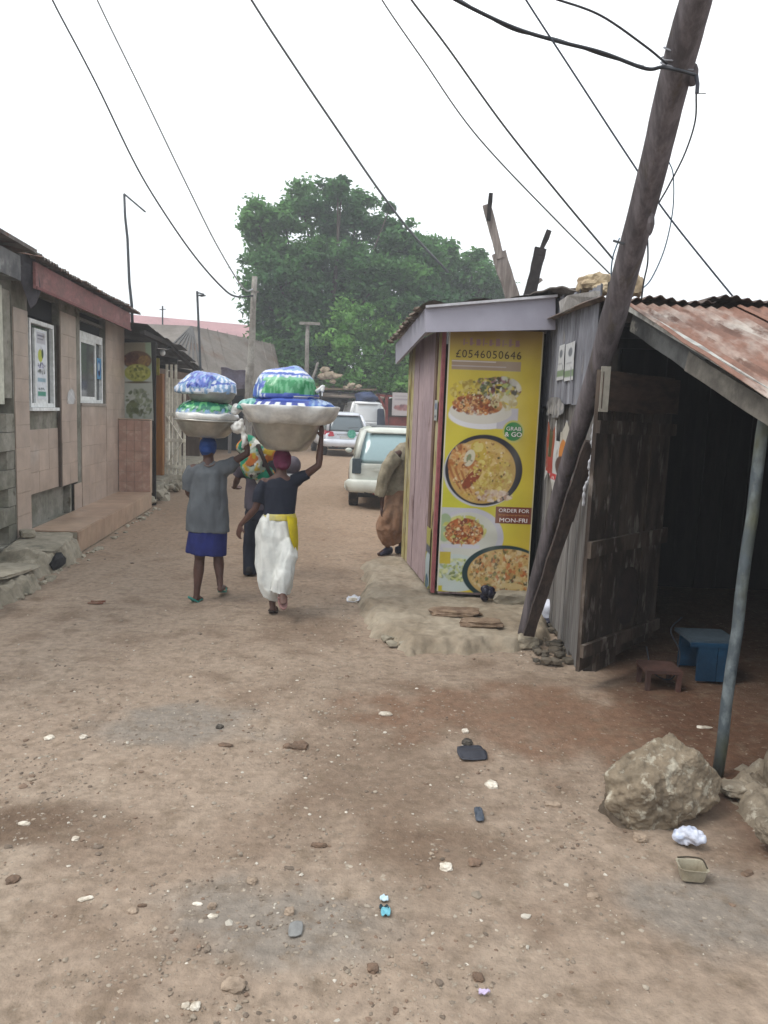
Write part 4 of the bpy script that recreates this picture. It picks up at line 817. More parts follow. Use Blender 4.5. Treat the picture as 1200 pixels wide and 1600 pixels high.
for i in range(50): q = G(random.uniform(838, 900), random.uniform(975, 1035), .03); s_ = random.uniform(.015, .045); wd_.rock(q, (s_*1.3, s_, s_*.8), i, 1, .4, blocky=3)
wd_.build('wall_foot_rubble', mat('dusty_rubble', S(124, 114, 100), S(92, 86, 76), 6), kind='stuff')

# posts and debris on the roofs
lp = thing('wooden_post', 'pale grey forked post rising behind the kiosk roof', 'post', P(806, 480, 8.9))
MB().beam(P(812, 500, 8.9), P(779, 395, 8.9), .15, .06, seg=7, rough=.06, up=(0, 1, 0)).build('shaft', mat('pale_dry_wood', S(164, 154, 148), S(128, 118, 112), 5, stretch=(3, 3, .4)), lp)
MB().beam(P(782, 404, 8.88), P(760, 320, 8.88), .085, .05, seg=6, rough=.08, up=(0, 1, 0)).build('shaft', MATS['pale_dry_wood'], lp)
MB().beam(P(763, 345, 8.85), P(767, 302, 8.85), .045, .035, seg=3, rough=.1, up=(0, 1, 0)).build('charred_stub', mat('charred_wood', S(60, 54, 54), S(42, 38, 38), 6), lp)
dp = thing('charred_post', 'dark charred broken post rising behind the kiosk roof', 'post', P(822, 480, 8.7))
MB().beam(P(820, 490, 8.7), P(845, 388, 8.7), .12, .06, seg=8, rough=.1, up=(0, 1, 0)).build('shaft', MATS['charred_wood'], dp)
MB().beam(P(843, 398, 8.69), P(858, 360, 8.69), .05, .04, seg=3, rough=.2, up=(0, 1, 0)).build('splinter', MATS['charred_wood'], dp)
MB().beam(P(832, 448, 8.7), P(846, 436, 8.7), .04, .04, rough=.2).build('splinter', MATS['pale_dry_wood'], dp)
tan = mat('tan_stone', S(200, 182, 152), S(170, 150, 122), 7, bump=.4)
for px, py, Y, r_, lab in ((918, 446, 6.4, (.06, .08, .06), 'tan rubble block on the stall roof, leftmost of the heap'), (934, 441, 6.3, (.085, .1, .06), 'larger tan rubble block in the middle of the roof heap'), (943, 452, 6.2, (.07, .07, .04), 'flat tan rubble piece against the leaning pole on the roof'), (990, 448, 6.2, (.05, .07, .08), 'tan rubble block just right of the leaning pole on the roof')):
    MB().rock(P(px, py, Y), r_, px, 3, .3, Matrix.Rotation(px, 3, 'Z'), blocky=5).build('rubble_block', tan, label=lab, cat='stone', group='rubble weighing down the stall roof')
for i, (x0_, x1_, y0_, y1_, lab) in enumerate(((826, 902, 463, 455, 'bent grey tin scrap lying on the roof right of the charred post'), (880, 925, 455, 462, 'dark splintered board lying on the stall roof beside the rubble'))):
    MB().sheet(P(x0_, y0_, 7.2), P(x1_, y1_, 6.9)-P(x0_, y0_, 7.2), (.05, .9, -.1), 16, 6, lambda p, q: .05*math.sin(p*3.1)+.02*noise.noise(Vector((p*5, q*3, i))), .012).build('roof_scrap', rear_tin if i else mat('grey_scrap', S(140, 134, 128), S(100, 92, 86), 4), label=lab, cat='scrap')
# pink roof glimpsed at right
rp_ = thing('pink_roof_house', 'pink tin roof glimpsed above the rusty stall roof at the right edge', 'house', (22, 38, 0))
slab('roof', [P(1150, 490, 40), P(1148, 470, 42), P(1260, 478, 42), P(1260, 500, 40)], MATS['pink_metal_roof'], rp_); MB().b2((18.5, 41, 0), (24, 44, 6)).build('wall', cream, rp_)
# ================================================================== TREES
leaf = mat('leaves', S(104, 152, 84, .78), S(72, 120, 70, .72), .35, (.4, .62), rough=.7, bump=0, rnd=0, island=.35, trans=.45, spec=.3, vvar=.1)
leaf2 = mat('young_leaves', S(132, 182, 92, .9), S(104, 156, 82, .85), .5, (.4, .62), rough=.7, bump=0, rnd=0, island=.35, trans=.45, spec=.3, vvar=.1)
bark = mat('bark', S(104, 94, 84), S(74, 66, 60), 3, stretch=(2, 2, .5), bump=.6)
rt_ = random.Random(5)
def tree(lab, base, blobs, Y, mt, nleaf, lsz, trunk_r, dY=2.0):
    T = thing('leafy_tree', lab, 'tree', base)
    tb = MB(); top = Vector(base)
    cs = [(P(px, py, Y+rt_.uniform(-.5, 1)*dY*.5), r/1200*Y) for px, py, r in blobs]
    crown_c = sum((c for c, _ in cs), Vector())/len(cs); fork = Vector(base).lerp(Vector((crown_c.x, crown_c.y, base[2]+(crown_c.z-base[2])*.45)), 1)
    tb.loft(catmull([Vector(base)-Vector((0, 0, .2)), Vector(base).lerp(fork, .5)+Vector((.15, 0, 0)), fork], 4), [trunk_r*(1.25-.6*i/8) for i in range(9)], 10, jit=.06)
    tb.build('trunk', bark, T, True)
    for c, r in cs:
        m_ = fork.lerp(c, .5)+Vector((rt_.uniform(-.3, .3), 0, .2)); lb = MB().loft(catmull([fork-Vector((0, 0, .4)), m_, c+Vector((0, 0, r*.3))], 4), [trunk_r*.32*(1-.1*i) for i in range(9)], 6, jit=.08)
        lb.build('limb', bark, T, True)
    vs = []; fs = []
    for c, r in cs:
        ncl = int(44*(r/1.5)**1.6)+10
        for k in range(ncl):
            d = Vector((rt_.gauss(0, 1), rt_.gauss(0, 1)*.9, rt_.gauss(0, 1))).normalized(); q = rt_.uniform(.45, 1.08) if rt_.random() < .8 else rt_.uniform(.1, .5)
            cc = c+d*r*q; cr = rt_.uniform(.22, .5)*min(1, r/1.2+.3)
            for _ in range(nleaf):
                p = cc+Vector((rt_.gauss(0, 1), rt_.gauss(0, 1), rt_.gauss(0, .7)))*cr*.55
                s_ = lsz*rt_.uniform(.6, 1.3); a = Vector((rt_.gauss(0, 1), rt_.gauss(0, 1), rt_.gauss(-.3, .6))).normalized(); n_ = Vector((rt_.gauss(0, .7)+d.x*.5, rt_.gauss(0, .7)+d.y*.5, 1)).normalized(); b_ = a.cross(n_).normalized()
                i = len(vs); vs += [p-a*s_*.5, p+b_*s_*.28, p+a*s_*.55, p-b_*s_*.28]; fs.append((i, i+1, i+2, i+3))
    o = MB(); o.v = [tuple(v) for v in vs]; o.f = fs; o.build('crown', mt, T, label=None)
    return T
tree('large spreading dark green tree behind the left side of the lane', (-2.4, 38, .3), [(440, 345, 48), (415, 400, 38), (500, 330, 46), (560, 345, 48), (610, 375, 44), (655, 415, 42), (440, 430, 52), (500, 410, 58), (560, 430, 60), (625, 470, 52), (430, 500, 44), (480, 500, 50), (420, 560, 34), (450, 590, 34), (530, 500, 46), (665, 480, 40), (400, 345, 24), (402, 470, 24), (410, 365, 20), (545, 440, 60), (470, 460, 60), (600, 440, 56), (440, 540, 44), (480, 560, 44), (520, 520, 50), (420, 600, 30), (528, 296, 10), (516, 305, 7), (535, 283, 6), (610, 325, 7), (560, 315, 14), (470, 310, 22)], 36, leaf, 62, .26, .38, 3)
tree('lower dark green tree running behind the kiosk to the right', (4.2, 41, .3), [(690, 430, 34), (725, 430, 34), (760, 430, 26), (780, 455, 20), (700, 490, 48), (745, 480, 34), (660, 540, 50), (720, 530, 44), (640, 600, 40), (690, 590, 40), (640, 510, 50), (680, 460, 46), (620, 560, 46), (748, 400, 9), (700, 395, 16), (665, 385, 18)], 40, leaf, 52, .28, .35, 3)
tree('bushy lighter green tree in front of the large one above the parked cars', (.4, 37.6, .3), [(560, 505, 34), (535, 545, 36), (585, 540, 40), (615, 520, 26), (560, 590, 40), (610, 590, 34), (520, 590, 26), (500, 560, 18), (640, 560, 22), (640, 610, 26)], 35.0, leaf2, 56, .23, .25, 1.2)
for i, (x, Y, h, s_, lab) in enumerate(((14, 60, 5, 7, 'distant dark tree far behind the stall'), (-16, 70, 5, 8, 'distant dark tree hidden beyond the pink roofed block'))):
    tree(lab, (x, Y, .3), [(600+1200*x/Y+random.uniform(-60, 60), 600+random.uniform(-20, 20), 45) for _ in range(5)], Y, leaf, 26, .4, .4, 3)
# low far scrub and walls closing the horizon
hz = thing('far_compound_wall', 'low grey compound wall far down the lane behind the trees', 'wall', (0, 75, 0)); MB().b2((-90, 75, 0), (90, 75.4, 2.2)).build('wall', plaster, hz)

# ================================================================== FAR MARKET ROW
fm = thing('market_shack', 'dark row of low market shacks with patched roofs under the tree', 'shack', (0, 37, .3))
pr_ = mat('patched_roof', S(128, 114, 102), S(84, 76, 70), .9, (.4, .6), rough=.85, c3=S(168, 156, 140), thr3=(.6, .68), s3=1.6)
def roofq(pxs, mt, parent, name='roof_sheet', th=.06): return slab(name, [P(*q) for q in pxs], mt, parent, th=th)
roofq(((492, 607, 34), (588, 608, 34), (590, 600, 38), (500, 588, 38)), mat('tan_board_roof', S(176, 152, 122), S(140, 118, 94), 1.2), fm)
roofq(((504, 618, 33), (600, 622, 33), (606, 606, 37), (505, 604, 37)), pr_, fm)
roofq(((560, 612, 34.5), (660, 624, 34.5), (660, 612, 38), (566, 596, 38)), mat('dark_tin_shed', S(84, 82, 86), S(62, 60, 64), 1.2), fm)
roofq(((506, 630, 36), (572, 630, 36), (572, 619, 38), (506, 618, 38)), mat('drab_awning', S(142, 130, 112), S(116, 104, 90), 1.5, (.4, .6)), fm)
MB().b2((-4.5, 36.5, .3), (3.5, 36.7, 2.55)).build('wall', mat('shack_boards', S(84, 72, 66), S(60, 52, 50), 1.5, stretch=(2, 2, .3)), fm)
for px in (500, 530, 570, 606, 640): q = P(px, 640, 33.5); MB().beam((q.x, 33.5, .3), (q.x, 33.5, 2.7), .1, .1).build('post', dark, fm)
rb2 = MB()
for px, py, r_ in ((508, 578, .14), (514, 586, .18), (505, 588, .16), (524, 588, .12), (520, 596, .10), (531, 587, .08), (560, 604, .1), (540, 606, .09), (548, 602, .12), (556, 608, .07)): rb2.rock(P(px, py, 33.6), (r_*1.5, r_, r_), px, 2, .4)
rb2.build('roof_rubble', mat('pale_roof_rubble', S(200, 184, 160), S(160, 140, 118), 4), fm, kind='stuff')
MB().rock(P(574, 622, 33), (.5, .4, .26), 8, 3, .25).build('blue_tarpaulin_bundle', mat('navy_tarp', S(62, 76, 112), S(44, 54, 84), 4, rough=.6), smooth_=True, label='navy blue tarpaulin bundle above the white minibus', cat='tarpaulin')
rs_ = thing('red_frame_stand', 'red painted timber sign stand beside the minibus', 'sign stand', (.1, 31.5, .3))
redp = mat('red_timber_paint', S(142, 66, 60), S(118, 54, 50), 3, rough=.7)
for a, b_, w_ in (((604, 618, 31.5), (604, 690, 31.5), .12), ((590, 616, 31.5), (603, 640, 31.5), .09), ((588, 617, 31.5), (640, 622, 31.5), .08)): MB().beam(P(*a), P(*b_), w_, .08, up=(0, 1, 0)).build('timber', redp, rs_)
MB().b2((P(608, 650, 31.5).x, 31.5, P(608, 669, 31.5).z), (P(645, 650, 31.5).x, 31.56, P(608, 651, 31.5).z)).build('lower_panel', redp, rs_)
a, b_, t = P(612, 649, 31.3), P(645, 650, 31.3), P(612, 613, 31.3)
cv = Canvas(b_.x-a.x, t.z-a.z, .03, S(196, 188, 188)); cv.food(.45, .33, .40, .13, 40, [S(150, 96, 96), S(176, 120, 116), S(120, 90, 96)], .04, .1); cv.rect(.1, .62, .7, .68, S(160, 150, 156)); cv.rect(.1, .76, .6, .80, S(164, 156, 160))
cv.build('white_signboard', print_m, plane_T(a, (1, 0, 0)), rs_)
# far poles
def simple_pole(lab, base, top, r0, r1, mt, cat='pole', name='pole', extra=None):
    T = thing(name, lab, cat, base); base = Vector(base); top = Vector(top); pts_ = [base.lerp(top, i/6)+Vector((.01*math.sin(i*2.1), 0, 0)) for i in range(7)]
    MB().loft(pts_, [r0+(r1-r0)*i/6 for i in range(7)], 8, jit=.05).build('shaft', mt, T, True)
    for n_, a, b_, w_ in (extra or []): MB().beam(a, b_, w_, w_).build(n_, mt, T)
    return T
palep = mat('pale_pole_wood', S(158, 154, 146), S(130, 124, 116), 3)
simple_pole('pale wooden pole carrying cables left of the large tree', (-4.0, 22, .2), P(398, 432, 22), .13, .075, palep, name='utility_pole', cat='utility pole', extra=[('peg', P(392, 455, 21.95), P(404, 456, 21.95), .05)])
simple_pole('thin crooked pole beside the purple tarpaulin', P(383, 690, 20.5), P(386, 640, 20.5)+Vector((0, 0, 1.1)), .06, .05, palep)
simple_pole('T-shaped wooden pole standing before the large tree', (P(478, 600, 33).x, 33, .3), P(481, 505, 33), .11, .08, palep, name='utility_pole', cat='utility pole', extra=[('crossarm', P(468, 505, 32.9), P(500, 506, 32.9), .11)])
simple_pole('leaning stick at the foot of the T-shaped pole', P(486, 600, 33), P(497, 566, 33), .06, .05, palep, name='stick', cat='stick')
base = P(207, 487, 14.4); T = simple_pole('tall thin rusty pole with a bent arm rising from the tiled shop roof', (base.x, 14.4, 3.3), P(194, 303, 14.4), .028, .022, metal_dark, name='antenna_pole', cat='antenna', extra=[('arm', P(194, 303, 14.4), P(227, 331, 14.2), .026)])
for px, Y, pyt, pyb, lab in ((308, 20, 455, 640, 'thin aerial mast with a small dish in front of the hipped roof'), (254, 30, 478, 560, 'short thin aerial before the pink roof')):
    b0 = P(px+(8 if px == 308 else 0), pyb, Y); T = thing('aerial_mast', lab, 'aerial', b0 if px == 308 else P(px, 520, Y))
    MB().tube([b0, P(px, pyt, Y)], .03 if Y > 15 else .02, 6).build('mast', metal_dark, T)
    if px == 308:
        MB().tube([P(308, 457, Y), P(319, 460, Y)], .02, 6).build('arm', metal_dark, T); MB().lathe(P(315, 462, Y-.05), [(.01, -.03), (.11, .0), (.11, .012), (.01, -.015)], 16).build('dish', metal_dark, T)
    else: MB().tube([P(249, 484, Y), P(259, 483, Y)], .018, 5).build('arm', metal_dark, T)

# ================================================================== VEHICLES
def vehicle(name, lab, cat, loc, rotz, Ln, Wd, Ht, paint, glass, style):
    T = thing(name, lab, cat, loc, rotz); F = WM[T]
    hw = Wd/2; belt = Ht*.60; zb = .27
    st_ = [(0.02, hw*.90, zb+.12, belt*.86), (.05, hw*.95, zb+.03, belt*.93), (.14, hw*.985, zb, belt*.985), (.5, hw, zb-.03, belt), (Ln*.5, hw, zb-.04, belt), (Ln-1.0, hw*.99, zb-.02, belt*.98), (Ln-.45, hw*.96, zb, belt*.86), (Ln-.12, hw*.88, zb+.06, belt*.72), (Ln, hw*.76, zb+.14, belt*.6)]
    b = MB(F); b.loft([(0, y, (z0+z1)/2) for y, _, z0, z1 in st_], [(w_, (z1-z0)/2) for _, w_, z0, z1 in st_], 40, side=(1, 0, 0), power=3.6)
    body = b.build('body', paint, T, True)
    # greenhouse
    rk = .42 if style != 'bus' else .06; gy0, gy1 = .06, Ln-(1.15 if style != 'bus' else .5); ty0, ty1 = gy0+rk, gy1-(.85 if style != 'bus' else .4)
    def ring_(z, y0, y1, w_): return (0, (y0+y1)/2, z), (w_, (y1-y0)/2)
    rr_ = [ring_(belt-.06, gy0, gy1, hw*.90), ring_(belt+.02, gy0+.01, gy1-.02, hw*.89), ring_((belt+Ht)/2, (gy0+ty0)/2-.02, (gy1+ty1)/2, hw*.80), ring_(Ht-.07, ty0-.02, ty1+.05, hw*.70), ring_(Ht-.02, ty0+.12, ty1-.1, hw*.60)]
    gh = MB(F).loft([r_[0] for r_ in rr_], [r_[1] for r_ in rr_], 36, side=(1, 0, 0), power=6.5, D=(0, 0, 1)); gh.build('glasshouse', glass, T, True)
    rf = [ring_(Ht-.115, ty0-.085, ty1+.09, hw*.745), ring_(Ht-.075, ty0-.08, ty1+.08, hw*.74), ring_(Ht-.03, ty0-.03, ty1, hw*.67), ring_(Ht-.002, ty0+.2, ty1-.25, hw*.5), ring_(Ht+.010, ty0+.6, ty1-.6, hw*.3)]
    MB(F).loft([r_[0] for r_ in rf], [r_[1] for r_ in rf], 40, side=(1, 0, 0), power=5, D=(0, 0, 1)).build('roof', paint, T, True)
    if style == 'white_hatch': MB(F).b2((-hw*.52, ty0+.16, Ht-.012), (hw*.60, ty1-.2, Ht+.012)).build('roof_panel', mat('grey_roof_panel', S(120, 122, 126), rough=.35, bump=0), T, bevel=.01)
    MB(F).b2((-hw*.6, ty0-.135, Ht-.125), (hw*.6, ty0-.05, Ht-.085)).build('spoiler', paint, T, bevel=.012)
    for s_ in (-1, 1):
        for (y0, y1, w0_, w1_) in ((gy0+.02, ty0-.01, .10, .09), (gy1-.06, ty1+.02, .07, .06), ((gy0+gy1)*.36, (ty0+ty1)*.37, .06, .05), ((gy0+gy1)*.58, (ty0+ty1)*.57, .06, .05)):
            MB(F).loft([(s_*hw*.855, y0+.015, belt-.04), (s_*hw*.775, (y0+y1)/2+.005, (belt+Ht)/2), (s_*hw*.685, y1+.02, Ht-.08)], [(.05, w0_*.55), (.05, w1_*.55), (.05, w1_*.55)], 8, side=(1, 0, 0), power=4, D=(0, 0, 1)).build('pillar', paint, T, True)
    # rear details (rear at y=0)
    dkp = mat('black_trim', S(44, 46, 50), rough=.5, bump=0); chrome = mat('bright_trim', S(210, 212, 216, .9), rough=.2, metal=.6, bump=0)
    b = MB(F); pts_ = [(-hw*.97, .22, .46), (-hw*.88, .05, .47), (0, -.07, .47), (hw*.88, .05, .47), (hw*.97, .22, .46)]
    b.loft(catmull(pts_, 4), [(.085, .13)]*17, 10, side=(0, 1, 0), power=3.5).build('rear_bumper', paint, T, True)
    MB(F).b2((-hw*.66, -.062, .33), (hw*.66, -.03, .38)).build('bumper_insert', dkp, T); MB(F).b2((-hw*.8, .03, .25), (hw*.8, .12, .33)).build('valance', dkp, T)
    MB(F).b2((-hw*.45, .005, belt*.80), (hw*.45, .03, belt*.835)).build('tailgate_handle', chrome if style != 'white_hatch' else paint, T)
    MB(F).b2((-.26, .003, belt*.66), (.26, .028, belt*.76)).build('number_plate', mat('yellow_plate', S(206, 190, 120), rough=.5, bump=0) if style == 'white_hatch' else mat('white_plate', S(216, 216, 212), rough=.5, bump=0), T)
    MB(F).tube([(.05, gy0+.04, belt+.07), (.42, gy0+.075, belt+.10)], .012, 6).build('rear_wiper', dkp, T)
    for x in (-hw*.5, hw*.5): MB(F).tube([(x, .005, .34), (x+.05, -.075, .34)], .02, 6).build('reflector', mat('red_reflector', S(150, 40, 40), rough=.3, bump=0), T)
    for s_ in (-1, 1):
        if style == 'white_hatch':
            MB(F).box((s_*hw*.84, .075, belt*.88), (hw*.20, .10, belt*.30), Matrix.Rotation(R(12*s_), 3, 'Z')).build('tail_light', mat('smoked_lamp', S(70, 84, 92), rough=.2, bump=0), T, bevel=.01)
        else:
            MB(F).hexa([(s_*hw*.56, .0, belt*.76), (s_*hw*.97, .10, belt*.72), (s_*hw*.975, .34, belt*.76), (s_*hw*.56, .08, belt*.76), (s_*hw*.62, .015, belt*.92), (s_*hw*.95, .11, belt*.96), (s_*hw*.96, .36, belt*.96), (s_*hw*.62, .09, belt*.92)]).build('tail_light', mat('red_lamp', S(190, 44, 66), S(216, 90, 104), 6, rough=.2, bump=0), T, bevel=.01)
            MB(F).b2((s_*hw*.75, -.02, .40), (s_*hw*.93, .02, .48)).build('fog_light', MATS['red_lamp'], T)
        MB(F).ell((s_*(hw+.02), Ln-1.7, belt+.06), (.08, .04, .055), 10, 8).build('mirror', paint, T, True)
        for y in (.72, Ln-.82):
            r_ = .315; c = Vector((s_*(hw-.10), y, r_)); prof = [(r_-.07, -.10), (r_-.01, -.09), (r_, -.05), (r_, .05), (r_-.01, .09), (r_-.07, .10)]
            wv = MB(F); bm_ = MB().lathe((0, 0, 0), prof, 28); wv.add([Matrix.Rotation(math.pi/2, 3, 'Y') @ Vector(p)+c for p in bm_.v], bm_.f)
            wo = wv.build('wheel', mat('tyre_rubber', S(52, 48, 46), S(96, 80, 66), 5, rough=.9), T, True)
            rm = MB().lathe((0, 0, 0), [(.02, -.06), (.19, -.055), (.225, -.085), (.235, -.07), (.235, .09), (.20, .104), (.19, .085), (.05, .09), (.03, .1)], 20); MB(F).add([Matrix.Rotation(math.pi/2*s_, 3, 'Y') @ Vector(p)+c for p in rm.v], rm.f).build('rim', mat('alloy_rim', S(150, 152, 156), rough=.4, metal=.5, bump=0), wo, True)
            ar = MB(F)
            aw = [(c.x+s_*.04, y+math.cos(a_)*(r_+.06), r_+.02+math.sin(a_)*(r_+.06)) for a_ in [math.pi*k_/10 for k_ in range(11)]]; ar.tube(aw, .03, 6).build('wheel_arch', dkp, T, True)
    return T
wpaint = mat('pearl_white_paint', S(204, 207, 198, .95), S(192, 195, 186, .95), 2, rough=.28, bump=0, rnd=0, vvar=.03, spec=.5)
spaint = mat('silver_paint', S(214, 218, 226, 1), S(206, 210, 218, .95), 2, rough=.28, metal=.25, bump=0, rnd=0, vvar=.03, spec=.5)
vehicle('parked_car', 'pearl white parked minivan nearest the kiosk, rear towards the camera', 'car', (.17, 14.95, gz(.17, 15)), R(3), 4.3, 1.74, 1.62, wpaint, mat('sky_sheen_teal_glass', S(150, 176, 180, .85), rough=.07, bump=0, rnd=0, spec=.7, vvar=.03), 'white_hatch')  # pale teal base colour paints the sky's reflection on the glass
c2 = vehicle('parked_car', 'silver parked estate car with red tail lights, farther down the lane', 'car', (-1.40, 27.2, .3), R(13), 4.3, 1.62, 1.56, spaint, mat('grey_tinted_glass', S(106, 118, 124, .7), rough=.07, bump=0, rnd=0, spec=.7, vvar=.03), 'estate')
F = WM[c2]; MB(F).lathe((0, 0, 0), [(.01, 0)], 3) if 0 else None
d = MB(F); cc = [Vector((.16+.15*math.cos(2*math.pi*i/20), -.012, .80+.15*math.sin(2*math.pi*i/20))) for i in range(20)]; d.add(cc+[p+Vector((0, .05, 0)) for p in cc], [tuple(range(20)), tuple(range(39, 19, -1))]+[(i, i+20, (i+1) % 20+20, (i+1) % 20) for i in range(20)])
d.build('round_green_sticker', mat('green_sticker', S(40, 156, 128), S(120, 190, 170), 14, rough=.5), c2)
vehicle('parked_minibus', 'white round-backed minibus parked beyond the silver car', 'minibus', (-.85, 32.6, .3), R(8), 4.4, 1.74, 2.05, mat('white_bus_paint', S(240, 242, 242, .95), rough=.3, bump=0, rnd=0, vvar=.02), mat('white_bus_panel', S(236, 238, 238, .95), rough=.3, bump=0, rnd=0, vvar=.02), 'bus')
q = P(597, 665, 31.8)
cb = thing('dark_cargo_truck', 'small dark vehicle with a pale bar frame beside the minibus', 'vehicle', (q.x, 31.8, .3))
MB().b2((q.x-.22, 31.8, .75), (q.x+.16, 33.2, 2.05)).build('body', mat('navy_body', S(60, 70, 88), rough=.4, bump=0), cb, bevel=.06)
MB().tube(catmull([P(596, 632, 31.7), P(601, 640, 31.7), P(603, 660, 31.7), P(603, 690, 31.7)]), .035, 8).build('bar_frame', mat('cream_bar', S(216, 212, 196)), cb)
for xx in (q.x-.18, q.x+.1):
    wv = MB(); bm_ = MB().lathe((0, 0, 0), [(.1, -.08), (.29, -.08), (.31, 0), (.29, .08), (.1, .08)], 20); wv.add([Matrix.Rotation(math.pi/2, 3, 'Y') @ Vector(p)+Vector((xx, 32.1, .61)) for p in bm_.v], bm_.f); wv.build('wheel', MATS['tyre_rubber'], cb, True)

# ================================================================== CABLES
def cable(lab, pts, wpx, mt=wire_m, name='overhead_cable'):
    pp_ = catmull([P(*q) for q in pts], 10); rr_ = [max(.0016, wpx/2/1200*p.y) for p in pp_]
    ob = MB().tube(pp_, rr_, 6); return ob.build(name, mt, smooth_=True, label=lab, cat='cable')
pale_w = mat('pale_cable', S(176, 180, 184), rough=.5, bump=0, rnd=0, vvar=0)
cable('leftmost dark cable sagging from the top left to the pale pole', [(60, -60, 5), (82, 0, 5.6), (150, 130, 7.5), (230, 290, 12), (300, 395, 17), (345, 447, 20), (368, 463, 21.3), (398, 462, 22)], 2.8)
cable('thin pale cable second from the left, sagging towards the pale pole', [(130, -60, 5), (152, 0, 5.6), (225, 150, 8), (290, 285, 13), (340, 385, 18), (380, 450, 21), (396, 452, 22)], 2.4, pale_w)
cable('dark cable from the top centre left running down into the large tree', [(365, -50, 5), (393, 0, 5.6), (450, 88, 8), (520, 192, 13), (600, 308, 22), (650, 372, 30), (700, 425, 38)], 3.6)
cable('left one of two parallel cables sagging to the stall roof', [(572, -50, 3.4), (597, 0, 3.6), (660, 92, 4.2), (750, 218, 5), (870, 345, 6.2), (950, 425, 7.2), (960, 436, 7.4)], 2.4, mat('grey_cable', S(118, 122, 126), rough=.5, bump=0, rnd=0, vvar=0))
cable('right one of two parallel cables sagging to the leaning pole', [(610, -50, 3.4), (643, 0, 3.6), (700, 75, 4.0), (790, 200, 4.6), (880, 312, 5.2), (958, 405, 5.55)], 3.2, mat('mid_grey_cable', S(90, 94, 98), rough=.5, bump=0, rnd=0, vvar=0))
cable('thick bundled cable from the top centre right to the leaning pole', [(640, -45, 3.6), (713, 0, 3.8), (800, 42, 4.0), (870, 64, 4.1), (940, 82, 4.2), (1008, 107, 4.28), (1035, 105, 4.28), (1060, 110, 4.24), (1086, 117, 4.3)], 5.2)
cable('second strand twisted along the thick bundled cable', [(640, -50, 3.62), (713, -4, 3.82), (800, 46, 4.02), (870, 61, 4.12), (940, 86, 4.22), (1006, 104, 4.28)], 2.6)
cable('dark cable crossing behind the leaning pole to the right edge', [(790, -55, 3.2), (822, 0, 3.4), (900, 120, 4.2), (985, 250, 5.2), (1050, 345, 6), (1155, 475, 7.5), (1165, 484, 7.7)], 3.0, mat('slate_cable', S(66, 84, 108), rough=.5, bump=0, rnd=0, vvar=0))
cable('upper thin dark cable from the top right ending at the leaning pole', [(820, -15, 3.7), (873, 0, 3.8), (940, 25, 4.0), (1008, 72, 4.2), (1042, 100, 4.27)], 3.2)
cable('black loop hanging on the right side of the leaning pole', [(1088, 145, 4.35), (1086, 190, 4.5), (1070, 240, 4.6), (1045, 290, 4.66), (1030, 316, 4.72)], 2.6)
cable('thin blue cable dangling from the leaning pole to the stall roof', [(1045, 252, 4.66), (1052, 275, 4.66), (1051, 330, 4.9), (1038, 390, 5.2), (1018, 435, 5.5), (1003, 452, 5.6)], 2.0, mat('blue_cable', S(96, 132, 160), rough=.5, bump=0, rnd=0, vvar=0))
cable('short dark cable stub hanging beside the leaning pole above the roof', [(1012, 375, 5.0), (1012, 410, 5.05), (1006, 440, 5.2), (1002, 470, 5.35)], 2.6)
cable('short blue wire on the left side of the leaning pole', [(968, 372, 5.0), (958, 400, 5.1), (955, 425, 5.2), (957, 440, 5.25)], 2.2, MATS['blue_cable'])
# ================================================================== PEOPLE
skin = mat('dark_brown_skin', S(92, 62, 52, .8), S(76, 50, 42, .8), 8, rough=.55, bump=.05, rnd=0, vvar=.06, spec=.4)
def hand(mb, wr, d, nrm, curl=.35, s=1.0, side=1):
    d = Vector(d).normalized(); n = Vector(nrm); n = (n-d*n.dot(d)).normalized(); r = d.cross(n)*side
    mb.loft([wr-d*.01, wr+d*.03*s, wr+d*.07*s, wr+d*.092*s], [(.024*s, .019*s), (.033*s, .017*s), (.039*s, .015*s), (.035*s, .012*s)], 10, side=r)
    for k, (o, L_) in enumerate(((-.029, .068), (-.010, .078), (.010, .073), (.028, .056))):
        p = wr+d*.082*s+r*o*s; dirv = d.copy(); ch = [p-d*.02]; 
        for j, f in enumerate((.42, .32, .26)):
            ang = curl*(.5+.6*j); ch.append(p); dd_ = (dirv*math.cos(ang)+n*math.sin(ang)+r*o*1.5).normalized(); p = p+dd_*L_*f*s; dirv = dd_
        ch.append(p); mb.loft(ch, [.0095*s, .0098*s, .009*s, .0082*s, .006*s], 7)
    p0 = wr+d*.022*s-r*.02*s; t1 = p0+(d*.5-r*.8+n*.2).normalized()*.038*s; t2 = t1+(d*.85-r*.35+n*.3).normalized()*.032*s; mb.loft([p0, t1, t2], [.014*s, .011*s, .008*s], 7)
